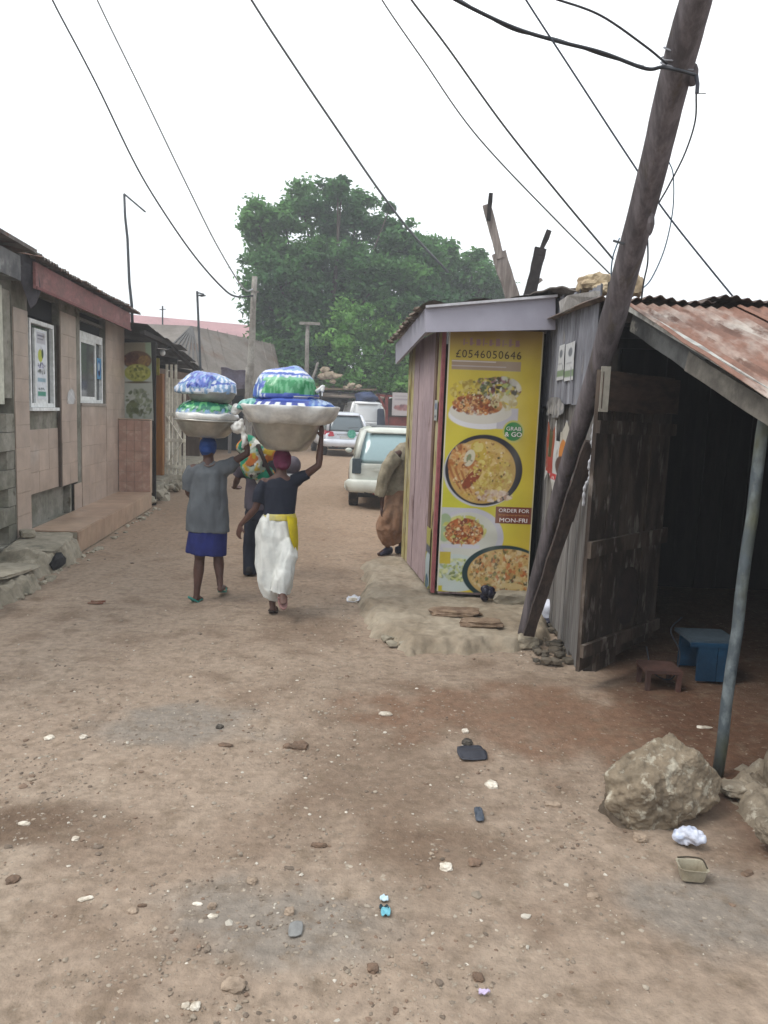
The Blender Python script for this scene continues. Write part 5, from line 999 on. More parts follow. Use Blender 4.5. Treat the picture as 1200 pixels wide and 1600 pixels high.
def human(name, lab, base, J, s=1.0, handspec=None, feet=None, face=(0, 1, 0), vox=.0075):
    """J: dict of world joints; returns root"""
    T = thing(name, lab, 'person', base); b = MB()
    hd, nk, ch_, pv_ = J['head'], J['neck'], J['chest'], J['pelvis']; sx = (J['rs']-J['ls']).normalized(); fc = Vector(face).normalized(); up = (hd-nk).normalized(); rt = fc.cross(up).normalized()
    b.loft([pv_-Vector((0, 0, .09*s)), pv_, pv_.lerp(ch_, .45), ch_, ch_.lerp(nk, .75), nk+up*.01, nk+up*.09], [(.12*s, .09*s), (.158*s, .115*s), (.118*s, .095*s), (.142*s, .105*s), (.12*s, .075*s), (.055*s, .055*s), (.048*s, .05*s)], 18, side=sx)
    Mh = Matrix((rt, fc, up)).transposed()
    b.ell(hd, (.072*s, .092*s, .108*s), 18, 14, Mh); b.ell(hd+fc*.02*s-up*.055*s, (.052*s, .065*s, .055*s), 12, 8, Mh)
    b.loft([hd+fc*.082*s+up*.012*s, hd+fc*.104*s-up*.018*s, hd+fc*.088*s-up*.03*s], [.010*s, .016*s, .012*s], 8)
    for q in (-1, 1):
        b.ell(hd+rt*q*.074*s-fc*.005*s-up*.01*s, (.010*s, .018*s, .03*s), 8, 6, Mh); b.ell(hd+rt*q*.03*s+fc*.078*s+up*.012*s, (.014*s, .010*s, .009*s), 8, 6, Mh)
    b.ell(hd+fc*.082*s-up*.056*s, (.024*s, .012*s, .010*s), 8, 6, Mh)
    for k in ('l', 'r'):
        S0, E_, W_ = J[k+'s'], J[k+'e'], J[k+'w']; b.ell(S0, (.055*s,)*3, 10, 8)
        b.loft([ch_.lerp(S0, .5)+Vector((0, 0, .04)), S0, S0.lerp(E_, .4), E_, E_.lerp(W_, .25), W_.lerp(E_, .25), W_], [.05*s, .052*s, .043*s, .034*s, .037*s, .027*s, .023*s], 12)
        H_, K_, A_ = J[k+'h'], J[k+'k'], J[k+'a']
        b.loft([H_+Vector((0, 0, .06)), H_, H_.lerp(K_, .5), K_, K_.lerp(A_, .3), K_.lerp(A_, .75), A_], [.08*s, .092*s, .075*s, .052*s, .056*s, .036*s, .032*s], 12)
        t_ = J[k+'t']; fd = (t_-A_); heel = A_+Vector((0, 0, -.035*s))-fd.normalized()*.04*s
        b.loft([heel, A_.lerp(t_, .25)+Vector((0, 0, -.02)), A_.lerp(t_, .6), t_, t_+fd.normalized()*.035*s], [(.028*s, .03*s), (.032*s, .036*s), (.04*s, .026*s), (.042*s, .016*s), (.03*s, .010*s)], 10, side=sx)
        hs = handspec[k]; hand(b, W_, hs[0], hs[1], hs[2], s, hs[3])
    bd_ = remesh(b, vox, 3); bd_.build('body', skin, T, True)
    return T
def garment(parts, vox, name, mt, T, wr=.012, fr=(9, 9, 4), cuts=(), colf=None, extra=None):
    b = MB()
    for p in parts: b.loft(*p[:2], p[2] if len(p) > 2 else 20, side=(p[3] if len(p) > 3 else (1, 0, 0)), power=(p[4] if len(p) > 4 else 2))
    r_ = remesh(b, vox, 2, lambda p: wr*(noise.noise(Vector((p.x*fr[0], p.y*fr[1], p.z*fr[2])))+.55*noise.noise(Vector((p.x*fr[0]*2.3, p.y*fr[1]*2.3, p.z*fr[2]*2.1)))-.9*max(0, .22-abs(noise.noise(Vector((p.x*fr[0]*1.7+3, p.y*fr[1]*1.7, p.z*fr[2]*1.2+p.x*6)))))))
    return r_.build(name, mt, T, True, colf=colf)
V = Vector
# --- woman in grey
Y1 = 7.35; q = lambda px, py, dy=0: P(px, py, Y1+dy)
J = dict(head=q(325, 700, .02), neck=q(326, 722, 0), chest=q(326, 748, 0), pelvis=q(324, 808, 0), ls=q(303, 733, 0), rs=q(349, 731, 0), le=q(294, 768, -.02), lw=q(300, 778, .20), re=q(387, 708, -.02), rw=q(380, 674, .02),
         lh=q(314, 820), rh=q(337, 820), lk=q(312, 873, .02), rk=q(341, 868, .06), la=q(307, 932, -.02), ra=q(344, 915, -.02), lt=G(308, 939, .02)+V((0, .10, 0)), rt=G(346, 924, .025)+V((0, .14, 0)))
wg = human('person', 'woman in grey tunic and blue skirt walking away with a basin on her head', (J['la'].x, Y1, 0), J, .96, dict(l=(V((0, 1, .2)), V((1, 0, 0)), .5, 1), r=(V((-.25, .1, 1)), V((-.6, .6, 0)), .45, -1)))
greyc = mat('grey_jersey', S(106, 112, 118), S(96, 101, 107), 4, rough=.9, bump=.15, rnd=0, vvar=.06); bluec = mat('royal_blue_cloth', S(36, 46, 118), S(28, 36, 98), 4, rough=.85, rnd=0, vvar=.08)
c = J['chest']; pvv = J['pelvis']
garment([([q(326, 720, 0), q(326, 727), q(326, 738), q(326, 757), q(326, 785), q(325, 812), q(325, 830)], [(.055, .05), (.12, .075), (.175, .11), (.175, .122), (.19, .135), (.208, .15), (.215, .155)], 28),
         ([q(312, 735), q(303, 736), q(297, 748, 0), q(294, 767, 0)], [.075, .085, .072, .062], 14), ([q(340, 735), q(350, 732), q(361, 727), q(370, 720, 0)], [.08, .082, .07, .058], 14)], .010, 'tunic', greyc, wg, .016)
garment([([q(325, 815), q(325, 832), q(323, 850), q(322, 865)], [(.185, .135), (.19, .145), (.195, .15), (.20, .155)], 26)], .010, 'skirt', bluec, wg, .010)
b = MB(); b.ell(J['head']+V((0, 0, .015)), (.082, .10, .11), 20, 14); b.ell(J['head']+V((0, -.07, -.01)), (.055, .05, .055), 12, 8); remesh(b, .008, 2, lambda p: .005*noise.noise(V((p.x*8, p.y*8, p.z*50)))).build('headscarf', mat('blue_headscarf', S(44, 78, 146), S(36, 66, 128), 6, rough=.85, rnd=0), wg, True)
b = MB(); b.loft([q(315, 722, -.02), q(320, 727, -.07), q(326, 729, -.085), q(333, 727, -.07), q(338, 722, -.02)], [.008]*5, 8); b.build('neckline', mat('skin_toned_trim', S(120, 104, 100)), wg, True)
def flip(sole_c, d, up_, mt, name, T, s=1.0):
    d = V(d).normalized(); n = V(up_).normalized(); r = d.cross(n).normalized(); b = MB(); vs = []; N_ = 22
    for off in (0, .014):
        for i in range(N_):
            a = 2*math.pi*i/N_; L_ = .125*s*math.cos(a); W_ = .042*s*math.sin(a)*(1+.18*math.cos(a)); vs.append(V(sole_c)+d*L_+r*W_+n*off)
    b.add(vs, [tuple(range(N_-1, -1, -1)), tuple(range(N_, 2*N_))]+[(i, (i+1) % N_, N_+(i+1) % N_, N_+i) for i in range(N_)])
    o = b.build(name, mt, T); b = MB(); tp = V(sole_c)+d*.075*s+n*.02
    for sg in (-1, 1): b.tube([tp, V(sole_c)+d*.03*s+r*sg*.03*s+n*.055, V(sole_c)-d*.01*s+r*sg*.044*s+n*.02], .006, 6)
    b.build('strap', mt, o); return o
teal = mat('teal_rubber', S(60, 150, 140), S(70, 166, 150), 6, rough=.6)
def sole(T, A, t_, mt):
    fd = (t_-A).normalized(); n = V((0, 0, 1)); n = (n-fd*n.dot(fd)).normalized(); c = A.lerp(t_, .5)-n*.052; return flip(c, fd, n, mt, 'flip_flop', T)
sole(wg, J['la'], J['lt'], teal); sole(wg, J['ra'], J['rt'], teal)
# --- woman in white skirt
Y2 = 6.95; q = lambda px, py, dy=0: P(px, py, Y2+dy)
J2 = dict(head=q(441, 720, .03), neck=q(439, 742, 0), chest=q(438, 766, 0), pelvis=q(434, 822, 0), ls=q(412, 755, 0), rs=q(464, 752, 0), le=q(399, 795, -.04), lw=q(376, 820, .0), re=q(498, 727, -.03), rw=q(502, 684, .02),
          lh=q(423, 828), rh=q(446, 828), lk=q(421, 880, .16), rk=q(446, 884, .06), la=q(426, 948, .0), ra=q(441, 922, -.22), lt=G(427, 960, .02)+V((0, .08, 0)), rt=q(443, 940, -.34))
J2['lt'] = V((J2['la'].x, J2['la'].y+.13, .025))
ww_ = human('person', 'woman in navy top and long white skirt with a large basin on her head', (J2['la'].x, Y2, 0), J2, .93, dict(l=(V((-.25, .1, -1)), V((.5, .6, 0)), .35, -1), r=(V((.0, .1, 1)), V((-.6, .4, 0)), .3, -1)))
navy = mat('navy_jersey', S(34, 40, 56), S(28, 33, 48), 4, rough=.9, rnd=0, vvar=.08)
garment([([q(438, 744), q(438, 750), q(438, 760), q(437, 775), q(437, 795), q(436, 806)], [(.055, .05), (.13, .08), (.165, .105), (.155, .11), (.142, .112), (.145, .115)], 28),
         ([q(416, 755), q(406, 770, -.02), q(402, 786, -.03)], [.068, .058, .052], 14), ([q(458, 752), q(474, 744, -.01), q(482, 740, -.02)], [.068, .058, .052], 14)], .009, 'top', navy, ww_, .012)
white = mat('white_skirt_cloth', S(214, 216, 212, .92), S(196, 199, 196, .88), 5, rough=.85, rnd=0, vvar=.04, bump=.1)
garment([([q(436, 803), q(435, 815), q(432, 835), q(430, 858), q(429, 880), q(430, 902), q(433, 922)], [(.13, .105), (.168, .13), (.185, .15), (.183, .15), (.18, .15), (.168, .15), (.15, .14)], 30),
         ([q(446, 850, -.05), q(450, 872, -.13), q(446, 892, -.16), q(440, 908, -.20), q(437, 926, -.2)], [.10, .10, .085, .09, .085], 16),
         ([q(427, 915, -.05), q(424, 931, -.02)], [.10, .085], 16)], .009, 'skirt', white, ww_, .026, (9, 9, 2.6))
yellow = mat('yellow_cloth', S(226, 206, 30), S(206, 186, 24), 6, rough=.8, rnd=0, vvar=.06)
garment([([q(437, 801), q(437, 806), q(437, 812)], [(.142, .118), (.152, .124), (.16, .13)], 28)], .009, 'waistband', mat('pale_yellow_band', S(206, 200, 140), S(214, 196, 80), 7, rough=.8), ww_, .006)
yb = MB(); rows = [[q(448, 806, -.13), q(456, 808, -.12), q(463, 810, -.07), q(464, 812, .02)], [q(450, 822, -.16), q(457, 824, -.15), q(464, 826, -.08), q(465, 828, .02)], [q(453, 840, -.17), q(459, 842, -.155), q(465, 845, -.08), q(466, 846, .0)], [q(460, 858, -.16), q(461, 860, -.15), q(464, 862, -.09), q(465, 862, -.03)]]
yb.add([p for r_ in rows for p in r_]+[p+V((.0, .015, 0)) for r_ in rows for p in r_], [(j*4+i, j*4+i+1, (j+1)*4+i+1, (j+1)*4+i) for j in range(3) for i in range(3)]+[(16+j*4+i, 16+(j+1)*4+i, 16+(j+1)*4+i+1, 16+j*4+i+1) for j in range(3) for i in range(3)])
yb.build('hip_cloth', yellow, ww_, True)
b = MB(); b.ell(J2['head']+V((0, 0, .01)), (.084, .10, .108), 20, 14); b.ell(J2['head']+V((.02, -.085, -.035)), (.05, .045, .045), 12, 8); remesh(b, .008, 2, lambda p: .006*noise.noise(V((p.x*9, p.y*9, p.z*45)))).build('headscarf', mat('maroon_headscarf', S(118, 44, 78), S(98, 38, 66), 6, rough=.85, rnd=0), ww_, True)
sole(ww_, J2['la'], J2['lt'], mat('dark_rubber', S(60, 50, 46))); sole(ww_, J2['ra'], J2['rt'], mat('pink_rubber', S(168, 128, 124)))
# --- person ahead with patterned load
Y3 = 8.6; q = lambda px, py, dy=0: P(px, py, Y3+dy)
J3 = dict(head=q(412, 680, .02), neck=q(412, 702, 0), chest=q(411, 728, 0), pelvis=q(407, 795, 0), ls=q(386, 716, 0), rs=q(440, 714, 0), le=q(371, 748, -.03), lw=q(366, 762, .16), re=q(458, 735, .0), rw=q(450, 748, .22),
          lh=q(396, 800), rh=q(418, 800), lk=q(391, 850, .03), rk=q(417, 850, .10), la=q(390, 898, -.02), ra=q(416, 893, .14), lt=q(389, 907, .14), rt=q(417, 902, .30))
for k in ('l', 'r'): J3[k+'a'].z = .09; J3[k+'t'].z = .03
pm = human('person', 'person in dark jeans and mauve shirt walking ahead between the two women', (J3['la'].x, Y3, 0), J3, 1.02, dict(l=(V((.3, 1, -.2)), V((0, 0, 1)), .5, 1), r=(V((-.3, 1, 0)), V((0, 0, 1)), .5, 1)))
mauve = mat('mauve_grey_shirt', S(92, 86, 98), S(80, 74, 86), 4, rough=.9, rnd=0)
garment([([q(412, 703), q(412, 712), q(411, 725), q(410, 750), q(408, 780), q(407, 796)], [(.06, .055), (.16, .09), (.20, .125), (.19, .125), (.18, .13), (.185, .135)], 28),
         ([q(388, 716), q(378, 730, -.01), q(372, 745, -.01)], [.085, .075, .066], 14), ([q(438, 715), q(452, 724, .0), q(458, 734, .02)], [.085, .082, .085], 14)], .011, 'shirt', mauve, pm, .014)
jeans = mat('dark_navy_jeans', S(40, 44, 60), S(32, 36, 50), 3, rough=.9, rnd=0, stretch=(2, 2, .6))
garment([([q(407, 785), q(407, 800), q(406, 812)], [(.165, .12), (.175, .13), (.165, .125)], 24), ([q(396, 800), q(393, 828, .02), q(391, 852, .03), q(390, 880, .0), q(390, 898, -.02)], [.105, .095, .08, .076, .078], 16), ([q(418, 800), q(417, 828, .05), q(417, 850, .10), q(416, 875, .11), q(416, 892, .14)], [.105, .095, .08, .076, .078], 16)], .010, 'jeans', jeans, pm, .012)
for k in ('l', 'r'):
    A, t_ = J3[k+'a'], J3[k+'t']; b = MB(); b.loft([A+V((0, -.07, -.03)), A+V((0, 0, -.02)), A+V((0, .1, -.045)), A+V((0, .18, -.055))], [(.036, .05), (.042, .06), (.048, .035), (.04, .02)], 12, side=(1, 0, 0)); b.build('shoe', mat('dark_shoe', S(44, 40, 42), rough=.6), pm, True)
# patterned bundle
def pcol(x, y, z):
    p = V((x, y, z)); n1 = noise.noise(p*9+V((3, 1, 0))); n2 = noise.noise(p*14+V((9, 4, 2))); n3 = noise.noise(p*7+V((5, 5, 5)))
    if n1 > .18: return S(30, 140, 108)
    if n2 > .22: return S(214, 180, 60)
    if n3 > .25: return S(216, 128, 60)
    if n2 < -.28: return S(70, 52, 62)
    if n1 < -.25: return S(226, 224, 216, .9)
    return S(176, 192, 176)
b = MB(); b.ell(q(396, 722, -.24), (.155, .11, .19), 18, 14); b.ell(q(390, 698, -.22), (.14, .10, .12), 16, 12); b.ell(q(413, 745, -.2), (.12, .09, .12), 16, 12); b.ell(q(420, 705, -.2), (.10, .09, .10), 16, 12)
r_ = remesh(b, .012, 1, lambda p: .022*noise.noise(p*9)); r_.build('patterned_bundle', mat('patterned_cloth', (1, 1, 1), attr='Col', rough=.85, rnd=0), smooth_=True, colf=pcol, label='bundle of green, yellow and orange patterned cloth on the back of the person ahead', cat='bundle')
MB().tube(catmull([q(403, 695, -.30), q(411, 715, -.36), q(420, 735, -.34), q(430, 752, -.26)]), .022, 8).build('bundle_strap', mat('dark_strap', S(58, 46, 44)), smooth_=True, label='dark strap slung diagonally across the patterned bundle', cat='strap')
b = MB(); b.ell(q(457, 727, -.16), (.095, .10, .105), 16, 12); b.b2(q(446, 744, -.25), q(468, 740, -.08)); r_ = remesh(b, .010, 2); r_.build('grey_bag', mat('mauve_grey_bag', S(112, 104, 114), S(96, 90, 100), 5), smooth_=True, label='small rounded grey bag under the right arm of the person ahead', cat='bag')
MB().b2(q(447, 746, -.27), q(469, 741, -.26)).build('white_strip', mat('white_cloth_strip', S(214, 216, 220)), label='white strip along the bottom of the small grey bag', cat='cloth')
# --- person leaning behind the kiosk corner
Y4 = 10.15; q = lambda px, py, dy=0: P(px, py, Y4+dy)
J4 = dict(head=q(662, 668, .05), neck=q(648, 690, .02), chest=q(637, 715, 0), pelvis=q(622, 776, 0), ls=q(614, 712, -.18), rs=q(650, 702, .18), le=q(598, 752, -.2), lw=q(597, 792, -.18), re=q(668, 735, .2), rw=q(680, 760, .1),
          lh=q(618, 782, -.06), rh=q(630, 782, .08), lk=q(603, 818, -.10), rk=q(630, 822, .1), la=q(606, 852, .0), ra=q(626, 852, .12), lt=q(594, 858, -.12), rt=q(640, 856, .2))
for k in ('l', 'r'): J4[k+'a'].z = .09; J4[k+'t'].z = .03
pk_ = human('person', 'person in khaki shirt and bulging brown wrapped cloth leaning behind the far kiosk corner', (J4['la'].x, Y4, 0), J4, 1.0, dict(l=(V((-.1, -.1, -1)), V((.5, 0, 0)), .4, 1), r=(V((1, 0, -.3)), V((0, 0, 1)), .4, 1)), face=(.8, .6, 0))
khaki = mat('khaki_shirt', S(176, 166, 144), S(148, 140, 120), 5, rough=.9, rnd=0, bump=.15)
garment([([q(646, 692), q(642, 700), q(636, 712), q(628, 735), q(622, 758), q(620, 774)], [(.06, .06), (.15, .13), (.20, .16), (.19, .155), (.17, .15), (.165, .15)], 24),
         ([q(620, 712, -.16), q(606, 728, -.2), q(598, 752, -.21), q(594, 775, -.2)], [.10, .10, .085, .075], 14), ([q(650, 704, .16), q(664, 725, .2)], [.09, .08], 12)], .012, 'shirt', khaki, pk_, .022)
garment([([q(624, 764), q(621, 785), q(617, 806, -.04), q(611, 824, -.08), q(610, 840, -.02), q(612, 850, 0)], [(.15, .15), (.18, .17), (.20, .18), (.21, .17), (.15, .13), (.12, .10)], 22), ([q(615, 790, -.08), q(604, 812, -.12), q(599, 825, -.12), q(604, 838, -.05)], [.12, .12, .10, .075], 16)], .012, 'wrapped_cloth', mat('brown_wrapped_cloth', S(172, 136, 110), S(150, 114, 90), 4, rough=.9, rnd=0), pk_, .024)
b = MB(); b.ell(J4['head']+V((0, 0, .03)), (.08, .095, .10), 14, 10); b.build('hair', mat('black_hair', S(34, 30, 30), rough=.9), pk_, True)
for k in ('l', 'r'):
    A = J4[k+'a']; t_ = J4[k+'t']; fd = (t_-A); fd.z = 0; fd.normalize(); b = MB(); b.loft([A-fd*.07-V((0, 0, .03)), A-V((0, 0, .02)), A+fd*.1-V((0, 0, .045)), A+fd*.17-V((0, 0, .055))], [(.036, .05), (.042, .06), (.048, .035), (.04, .02)], 12, side=fd.cross(V((0, 0, 1)))); b.build('shoe', mat('navy_shoe', S(50, 46, 66), rough=.6), pk_, True)

# ================================================================== BASINS AND WRAPPED LOADS
alu = mat('dull_aluminium', S(196, 195, 188, .95), S(172, 170, 164, .95), 3, rough=.32, metal=.8, bump=.08, bscale=14, rnd=0)
plas = mat('clear_white_plastic', S(222, 222, 218, .95), S(196, 198, 198, .9), 5, (.42, .6), rough=.25, bump=.9, bscale=11, rnd=0, spec=.6)
bagm = mat('printed_plastic_bag', (1, 1, 1), attr='Col', rough=.26, bump=.9, bscale=12, rnd=0, spec=.6, vvar=.08)
def basin(name, lab, c, r0, r1, h, group=None, n=48):
    prof = [(r0*.25, 0), (r0*.86, .004), (r0, .022), (r0+(r1-r0)*.55, h*.45), (r1*.985, h-.02), (r1, h-.01), (r1+.022, h-.004), (r1+.024, h+.006), (r1+.010, h+.010), (r1-.006, h), (r1*.975, h-.02), (r0+(r1-r0)*.5, h*.45), (r0*.96, .03), (r0*.5, .014)]
    return MB().lathe(c, prof, n, fn=lambda r, z, a, i: (r*(1+.010*math.sin(a*3+1)), z+.004*math.sin(a*2))).build(name, alu, smooth_=True, label=lab, cat='basin')
def wrap(c, prof, n=64, amp=.014, lob=9, sq=(1, 1)):
    return MB().lathe(c, prof, n, sq, fn=lambda r, z, a, i: (r*(1+amp*4*noise.noise(V((math.cos(a)*2.2, math.sin(a)*2.2, i*.35)))+.012*math.sin(a*lob+i*.4)), z+amp*1.3*noise.noise(V((math.cos(a)*3, math.sin(a)*3, i*.5+4)))))
def dome(c, rx, ry, h, colf, name, lab, amp=.02, seed=0, k=1.6):
    prof = [(rx*math.cos(t)**(1/k), h*math.sin(t)) for t in [R(v*2.36) for v in range(37)]]; prof = [(rx*.7, -.02), (rx*.93, -.015)]+prof; NA = 170
    def fn(r, z, a, i):
        i = i*.28; g_ = 1+amp*5*noise.noise(V((math.cos(a)*1.8+seed, math.sin(a)*1.8, i*.22)))+.05*noise.noise(V((math.cos(a)*5+seed, math.sin(a)*5, i*.45)))+.022*abs(noise.noise(V((math.cos(a)*13+seed, math.sin(a)*13, i*.5)))); return r*g_, z*(1+amp*9*noise.noise(V((math.cos(a)*1.6*r/rx+seed, math.sin(a)*1.3*r/rx, 7)))) 
    b = MB().lathe(c, prof, NA, (1, ry/rx), fn); loc_ = [(v[0]-c[0], v[1]-c[1], v[2]-c[2]) for v in b.v]
    return b.build(name, bagm, smooth_=True, colf=np.array([colf(x/rx, y/ry, z/h) for x, y, z in loc_]), label=lab, cat='plastic bag')
wh, bl, dbl, gr_, lgr, lbl = S(214, 220, 232, .9), S(88, 112, 200), S(58, 74, 160), S(62, 156, 100), S(134, 206, 160), S(146, 182, 222)
def mixc(a, b_, t): t = max(0, min(1, t)); return tuple(a[i]*(1-t)+b_[i]*t for i in range(3))
def c_bgtop(x, y, z):
    n = noise.noise(V((x*5, y*5, z*3))); m_ = noise.noise(V((x*16, y*5, z*2)))
    w_ = .05*noise.noise(V((x*7, y*7, 2)))
    if z > .90+w_: return mixc(lbl, bl, .5+3*n)
    if z > .82+w_: return wh
    if z > .74+w_: return bl
    if z > .66+w_+.05*n: return mixc(wh, lbl, .4+3*m_)
    if x < -.5+.2*n: return bl if m_ > .02 else (lbl if m_ > -.2 else wh)
    if z < .12: return bl
    if z > .56+w_: return lgr
    return gr_ if m_ > -.08 else mixc(lgr, gr_, .4)
def c_blue(x, y, z):
    n = noise.noise(V((x*4+2, y*4, z*3))); m_ = noise.noise(V((x*12, y*4, z*3)))
    if -.5+.15*n < x < .42+.15*n and z > .22+.12*m_: return dbl if (m_ > .12 and n > -.1) else (bl if m_ > -.3 else lbl)
    return bl if (abs(z-.5-.2*n) < .05) else (lbl if m_ > -.05 else wh)
def c_green(x, y, z):
    n = noise.noise(V((x*9, y*4, z*3))); return (S(50, 130, 104) if n > -.12 else S(110, 196, 132)) if z > .33+.25*n else (S(176, 194, 204) if n < .1 else lbl)
def c_row(x, y, z):
    if x > .45: return mixc(lbl, S(70, 110, 190), .5+3*noise.noise(V((x*14, y*4, z*3))))
    a = math.atan2(y, x); s_ = math.sin(a*24); return wh if (s_ > .1 and .12 < z < .55) else (bl if z > .7 else dbl)
# big basin load
bc = P(447, 663, Y2); zt2 = J2['head'].z+.095; cx2, cy2 = P(446, 690, Y2).x, Y2+.02
zrim = P(447, 661, Y2).z
basin('aluminium_basin', 'large dull aluminium basin balanced on the maroon headscarf', V((cx2, cy2, zt2)), .20, .315, zrim-zt2+.01)
sh_ = P(452, 640, Y2).x
prof = [(.30, -.005), (.36, .0), (.395, .035), (.43, .085), (.452, .125), (.458, .150), (.45, .158), (.42, .150), (.3, .13), (.1, .12)]
wrap(V((sh_, cy2, zrim)), prof, amp=.013, lob=11).build('plastic_wrapped_tray', plas, smooth_=True, label='wide tray wrapped in crumpled white plastic on top of the large basin', cat='tray')
zb = zrim+.115
dome(V((sh_+.02, cy2, zb)), .41, .40, .12, c_row, 'sachet_bag', 'blue and white printed sachets showing under the upper bowl of the large load', .008, 3)
dome(V((P(398, 632, Y2).x, cy2-.06, zb+.005)), .145, .2, .085, lambda x, y, z: mixc(S(140, 206, 190), S(60, 150, 140), .4+1.6*noise.noise(V((x*6, y*4, z*3)))), 'sachet_bag', 'small turquoise bag bulging at the left of the large load', .02, 5)
zb2 = P(452, 633, Y2).z
cx3 = P(452, 620, Y2).x
wrap(V((cx3, cy2, zb2-.015)), [(.12, 0), (.19, .01), (.235, .045), (.262, .085), (.268, .095), (.25, .095), (.1, .07)], amp=.004, lob=3).build('small_basin', alu, smooth_=True, label='small aluminium bowl on the wrapped tray under the green and blue bag', cat='basin')
dome(V((P(446, 620, Y2).x, cy2, zb2+.068)), .295, .28, .26, c_bgtop, 'sachet_bag', 'domed green, blue and white printed bag topping the large load', .02, 9, 1.45)
MB().loft(catmull([P(494, 612, Y2-.05), P(500, 608, Y2-.06), P(505, 604, Y2-.06), P(503, 612, Y2-.07)]), [.018]*25, 6).build('plastic_knot', plas, smooth_=True, label='twisted plastic end at the right of the topmost green bag', cat='plastic bag')
# smaller basin load
cx1, cy1 = P(322, 690, Y1).x, Y1+.02; zt1 = J['head'].z+.10; zr1 = P(322, 657, Y1).z
basin('aluminium_basin', 'smaller dull aluminium basin balanced on the blue headscarf', V((cx1, cy1, zt1)), .20, .285, zr1-zt1)
wrap(V((cx1, cy1, zr1-.005)), [(.24, 0), (.285, .005), (.298, .03), (.30, .06), (.285, .075), (.2, .075), (.05, .06)], amp=.014, lob=13).build('plastic_wrap', plas, smooth_=True, label='crumpled clear plastic wrap around the rim of the smaller basin', cat='plastic bag')
dome(V((P(321, 640, Y1).x, cy1, zr1+.045)), .275, .26, .15, c_green, 'sachet_bag', 'green printed bag filling the smaller basin', .018, 12)
zb3 = P(328, 629, Y1).z
wrap(V((P(329, 620, Y1).x, cy1, zb3-.005)), [(.11, 0), (.17, .01), (.21, .05), (.232, .095), (.238, .105), (.22, .105), (.08, .08)], amp=.010, lob=5).build('small_basin', mat('plastic_covered_bowl', S(168, 172, 168), S(140, 144, 142), 5, rough=.35, metal=.2, bump=.3, bscale=14, spec=.5), smooth_=True, label='small plastic-covered bowl under the blue bag', cat='basin')
dome(V((P(321, 606, Y1).x, cy1, zb3+.09)), .285, .25, .185, c_blue, 'sachet_bag', 'blue and white printed bag topping the smaller load', .03, 17, 1.25)
b = MB(); b.ell(P(372, 668, Y1-.1), (.07, .05, .06), 12, 8); b.ell(P(369, 640, Y1-.1), (.05, .04, .06), 12, 8); b.loft([P(376, 655, Y1-.1), P(383, 690, Y1-.12), P(379, 700, Y1-.12)], [.02, .03, .012], 8)
remesh(b, .008, 1, lambda p: .02*noise.noise(p*22)).build('plastic_knot', plas, smooth_=True, label='crumpled white plastic knot in the raised hand beside the smaller basin', cat='plastic bag')

# ================================================================== STREET CLUTTER
# boulder
bo = thing('concrete_boulder', 'big rough tilted concrete lump resting beside the steel pipe post', 'boulder', G(1020, 1285))
bm_m = mat('lichened_concrete', S(150, 136, 116), S(124, 110, 92), 5, (.4, .62), rough=.97, bump=1.0, bscale=45, c3=S(186, 178, 160), thr3=(.54, .62), s3=14, vvar=.3)
bmh = bmesh.new()
for px, py, Y in ((944, 1208, 3.5), (952, 1262, 3.44), (998, 1312, 3.42), (1060, 1290, 3.42), (1124, 1256, 3.5), (1130, 1222, 3.56), (1090, 1176, 3.52), (1046, 1144, 3.62), (980, 1180, 3.55), (1010, 1235, 3.36), (960, 1205, 3.8), (1046, 1162, 3.95), (1110, 1205, 3.9), (1105, 1240, 3.85), (1000, 1270, 3.85), (955, 1235, 3.8)): bmh.verts.new(P(px, py, Y))
bmesh.ops.convex_hull(bmh, input=bmh.verts); bmesh.ops.delete(bmh, geom=[v for v in bmh.verts if not v.link_faces], context='VERTS')
bmh.verts.index_update(); hb_ = MB(); hb_.v = [tuple(v.co) for v in bmh.verts]; hb_.f = [tuple(v.index for v in f.verts) for f in bmh.faces]; bmh.free()
remesh(hb_, .0065, 3, lambda p: .026*noise.fractal(p*3.2, 1, 2, 3)+.014*noise.fractal(p*15, .7, 2.1, 5)-.02*max(0, noise.noise(p*23)-.12)-.05*max(0, .05-abs(noise.noise(p*4+V((3, 3, 3)))))).build('lump', bm_m, bo, True)
b = MB().rock(P(978, 1272, 3.55), (.11, .13, .085), 14, 4, .22, None, 1.5, blocky=3); b.build('lower_lump', mat('dark_earthy_concrete', S(126, 112, 96), S(98, 86, 72), 6, bump=.8), bo, True)
rm_ = mound([(1.86, 3.92), (1.80, 3.62), (1.9, 3.3), (2.0, 3.0), (3.6, 2.7), (3.6, 4.1), (2.3, 4.05)], .1, .3, .022, 15, .09, top=lambda x, y: .05+.14*smooth(1.95, 2.3, x)*smooth(3.0, 3.6, y))
rm_.build('rubble_mound', mat('earthy_rubble', S(152, 140, 122), S(120, 108, 92), 5, (.4, .62), bump=.9, bscale=40, c3=S(176, 168, 152), thr3=(.6, .68), s3=11), smooth_=True, label='mound of rubble and mortar at the foot of the stall by the right edge', cat='rubble')
for px, py, Y, r_, lab in ((1148, 1232, 3.75, (.07, .06, .035), 'grey mortar lump behind the pipe post foot'), (1216, 1205, 3.8, (.07, .08, .11), 'tall pale rubble lump at the right edge'), (1212, 1300, 3.25, (.08, .07, .055), 'squared brick corner jutting in at the right edge')):
    MB().rock(P(px, py, Y), r_, px, 4, .22, blocky=3 if px != 1196 else 8).build('rubble_stone', MATS['earthy_rubble'], label=lab, cat='stone')
q = G(1074, 1312, .03); b = MB(); 
for i in range(7): b.ell(q+V((random.uniform(-.05, .05), random.uniform(-.02, .03), random.uniform(0, .03))), (.045, .03, .03), 8, 6)
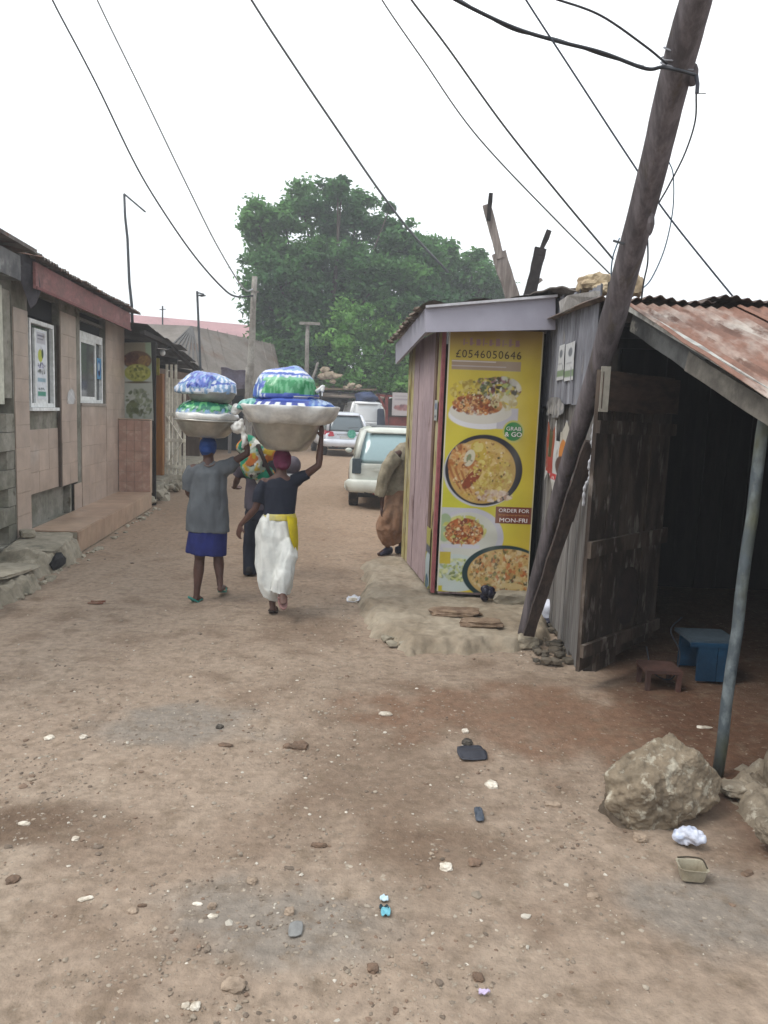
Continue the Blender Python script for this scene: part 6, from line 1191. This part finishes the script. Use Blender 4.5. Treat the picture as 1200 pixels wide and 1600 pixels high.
remesh(b, .006, 1, lambda p: .018*noise.noise(p*35)).build('plastic_bag', mat('crumpled_white_plastic', S(206, 210, 224, .85), S(176, 186, 208), 20, rough=.4), label='crumpled bluish white plastic bag under the boulder', cat='plastic bag')
# food tub
tb_ = thing('plastic_tub', 'empty dirty square plastic food tub lying below the white bag', 'tub', G(1080, 1378)); q = G(1080, 1372); a_ = R(-6)
tubm = mat('dirty_clear_plastic', S(176, 168, 148), S(150, 140, 120), 12, rough=.35, bump=.1); Mq = Matrix.Rotation(a_, 3, 'Z')
def sqring(h, s1, z, nseg=4, cr=.3):
    o = []
    for i in range(24):
        a = 2*math.pi*i/24+math.pi/24; x, y = math.cos(a), math.sin(a); m_ = max(abs(x), abs(y)); k = (abs(x)**6+abs(y)**6)**(1/6); o.append(q+Mq @ V((x/k*s1, y/k*h, z)))
    return o
rings = [sqring(.035, .046, .004), sqring(.044, .056, .055), sqring(.049, .061, .057), sqring(.049, .061, .060), sqring(.042, .054, .058), sqring(.034, .045, .010)]
b = MB(); b.add([p for r_ in rings for p in r_], [(j*24+i, j*24+(i+1) % 24, (j+1)*24+(i+1) % 24, (j+1)*24+i) for j in range(5) for i in range(24)]+[tuple(range(23, -1, -1)), tuple(range(120, 144))]); b.build('tub', tubm, tb_)
MB().tube(catmull([q+Mq @ V((-.05, .045, .062)), q+Mq @ V((0, .049, .066)), q+Mq @ V((.052, .045, .062)), q+Mq @ V((.055, -.02, .062))]), .0035, 5).build('dirt_rim', mat('dark_grime', S(70, 62, 50)), tb_)
# individually visible stones and litter
st_w = mat('white_chip', S(226, 218, 204, .9), S(196, 184, 166), 20, bump=.5, rnd=.05); st_t = mat('tan_pebble', S(180, 160, 140), S(150, 132, 114), 20, bump=.6, rnd=.08); st_b = mat('brown_pebble', S(134, 110, 92), S(106, 88, 74), 20, bump=.6, rnd=.08); st_g = mat('dark_pebble', S(96, 90, 82), S(76, 70, 64), 20, bump=.6)
def stone(px, py, wpx, mt, lab, flat=.5, asp=1.0, name='stone', cat='stone', bl_=3, yaw=0):
    q = G(px, py); w_ = wpx/2/1200*q.y*.92; h_ = w_*flat; z = gz(q.x, q.y)
    MB().rock((q.x, q.y, z+h_*.35), (w_, w_*asp, h_), px+py, 3, .28, Matrix.Rotation(R(yaw), 3, 'Z'), 1.4, blocky=bl_).build(name, mt, label=lab, cat=cat)
for a in ((365, 1545, 42, st_t, 'largest flat tan stone near the bottom left of centre', .35, .8), (305, 1577, 18, st_w, 'white pebble pair member at the bottom, right one', .6), (290, 1575, 14, st_w, 'white pebble pair member at the bottom, left one', .5), (208, 1427, 18, st_t, 'tan stone with a twig-like shadow in the lower left', .6), (222, 1419, 16, st_b, 'brown clod touching the tan stone in the lower left', .4, .5),
          (134, 1408, 26, st_w, 'pale flat bone-like chip in the lower left', .2, .4, 'chip', 'chip', 3, 25), (309, 1417, 17, st_w, 'white flat chip of the cluster left of centre, leftmost', .3, .5), (333, 1434, 18, st_w, 'white flat chip of the cluster left of centre, lowest', .35, .6), (331, 1420, 16, st_t, 'tan stone of the cluster left of centre, topmost', .6), (452, 1430, 17, st_t, 'round tan stone just right of the pale cluster', .8),
          (394, 1382, 18, st_t, 'round tan pebble left of the damp patch', .6), (20, 1377, 22, st_b, 'brown stone near the left edge below the damp patch', .5), (38, 1287, 20, st_w, 'bright chip on the damp patch at the left edge', .3, .6), (118, 1312, 13, st_w, 'small white chip right of the left damp patch', .4), (583, 1520, 22, st_b, 'brown stone near the bottom centre', .6), (747, 1535, 20, st_b, 'brown pale-topped stone at the bottom right of centre', .5),
          (697, 1359, 22, st_w, 'cream angular chip in the middle foreground', .5), (742, 1352, 24, st_b, 'brown flat stone right of the cream chip', .4), (928, 1406, 25, st_t, 'tan angular stone left of the plastic tub', .5, .7), (768, 1228, 21, st_w, 'pale round stone beyond the small dark scrap', .7), (730, 1163, 18, st_g, 'dark pebble behind the black plastic sheet', .7), (727, 1146, 12, st_w, 'small pale pebble behind the dark pebble', .7),
          (602, 1118, 24, st_w, 'cream flat chip below the middle of the lane', .25, .6), (468, 1166, 28, st_b, 'brown stone in the gravel left of the damp patch', .5), (450, 1166, 18, st_b, 'smaller brown stone touching the gravel stone', .5), (343, 1138, 13, st_g, 'dark lump on the grey stain', .7), (352, 1165, 24, st_b, 'flat brown piece below the dark lump', .25, .5), (77, 1155, 18, st_w, 'pale flat pebble in the left gravel', .35), (130, 1155, 14, st_w, 'pale pebble right of the flat pale one in the left gravel', .5),
          (498, 1323, 28, st_b, 'dark twig-like brown clod at the damp patch edge', .3, .4), (864, 1257, 28, st_t, 'tan flat stone among grit left of the boulder', .4, .6), (1000, 1311, 24, st_t, 'small squared stone wedged under the boulder', .7, .8), (1168, 1364, 26, st_b, 'narrow brown stone right of the plastic tub', .3, .5, 'stone', 'stone', 3, 30), (1100, 1138, 26, st_w, 'pale sliver on the stall floor left of the pipe post', .15, .4), (552, 940, 18, st_w, 'pale crumpled bit beside the apron', .5)):
    stone(*a)
# brown stick bundle, black sheet, litter
q = G(152, 942); b = MB(); b.beam(q+V((-.06, 0, .012)), q+V((.07, .02, .015)), .02, .014, rough=.25, seg=4); b.beam(q+V((-.07, -.05, .010)), q+V((.07, -.045, .010)), .03, .01, rough=.25, seg=4); b.build('wood_scrap', mat('red_brown_wood', S(130, 82, 66), S(150, 120, 100), 12), label='two small red-brown wood scraps on the lane at the left', cat='wood scrap')
def litter(px, py, wpx, hpx, mt, lab, name, cat='litter', seed=0, th=.004, curl=.012):
    q = G(px, py); w_ = wpx/1200*q.y; d_ = (G(px, py-hpx/2).y-G(px, py+hpx/2).y); z = gz(q.x, q.y)+.006; b = MB(); b.sheet((q.x-w_/2, q.y-d_/2, z), (w_, d_*.1, 0), (w_*.05*(-1)**seed, d_, 0), 8, 8, lambda u, v: curl*(noise.noise(V((u*3, v*3, seed)))+.4), th)
    inv_ = WM; c = V((q.x, q.y, 0)); b.v = [tuple(c+(V((p[0], p[1], 0))-c)*(1-.35*max(0, math.hypot(p[0]-c.x, (p[1]-c.y)*w_/d_)/w_*2-.8))+V((0, 0, p[2]))) for p in b.v]; b.build(name, mt, smooth_=True, label=lab, cat=cat)
litter(738, 1179, 52, 24, mat('black_sheet', S(66, 68, 78), rough=.5), 'small dark plastic sheet lying on the lane in front of the stall', 'plastic_sheet', seed=1)
litter(748, 1279, 16, 24, mat('slate_scrap', S(84, 92, 104), rough=.5), 'small slate-grey scrap in front of the stall', 'plastic_scrap', seed=2)
litter(600, 1412, 16, 8, mat('pale_blue_scrap', S(196, 220, 232, .9)), 'upper pale blue scrap of a torn sachet in the foreground', 'torn_sachet', seed=3)
litter(602, 1434, 18, 14, mat('teal_scrap', S(120, 190, 206)), 'lower teal and dark scrap of a torn sachet in the foreground', 'torn_sachet', seed=4)
litter(600, 1427, 18, 6, mat('dark_teal_scrap', S(40, 66, 76)), 'dark middle strip between the torn sachet scraps', 'torn_sachet', seed=5)
litter(756, 1561, 22, 6, mat('lilac_scrap', S(200, 186, 214, .9)), 'thin lilac wrapper strip at the bottom', 'wrapper', seed=6)
litter(462, 1462, 26, 26, mat('grey_film', S(150, 150, 148)), 'greyish film scrap pressed in the dirt in the lower left', 'plastic_scrap', seed=7, curl=.006)
litter(552, 938, 24, 10, mat('white_litter', S(216, 218, 226, .9)), 'white crumpled litter on the lane left of the apron', 'paper_scrap', seed=8, curl=.03)
litter(1240, 1500, 30, 20, MATS['grey_film'], 'grey scrap near the right edge', 'plastic_scrap', seed=9) if 0 else None

# ------------------------------------------------------------------ haze volume added to lighten the distance like lens glare
hzm = bpy.data.materials.new('veil_haze'); hzm.use_nodes = True; hn = hzm.node_tree; hn.nodes.clear()
ho = hn.nodes.new('ShaderNodeOutputMaterial'); hv = hn.nodes.new('ShaderNodeVolumePrincipled'); hv.inputs['Color'].default_value = (.93, .96, 1, 1); hv.inputs['Density'].default_value = .0038; hv.inputs['Anisotropy'].default_value = .2
hn.links.new(hv.outputs[0], ho.inputs['Volume'])
MB().b2((-640, -640, -2.5), (640, 760, 17)).build('haze', hzm, kind='stuff')
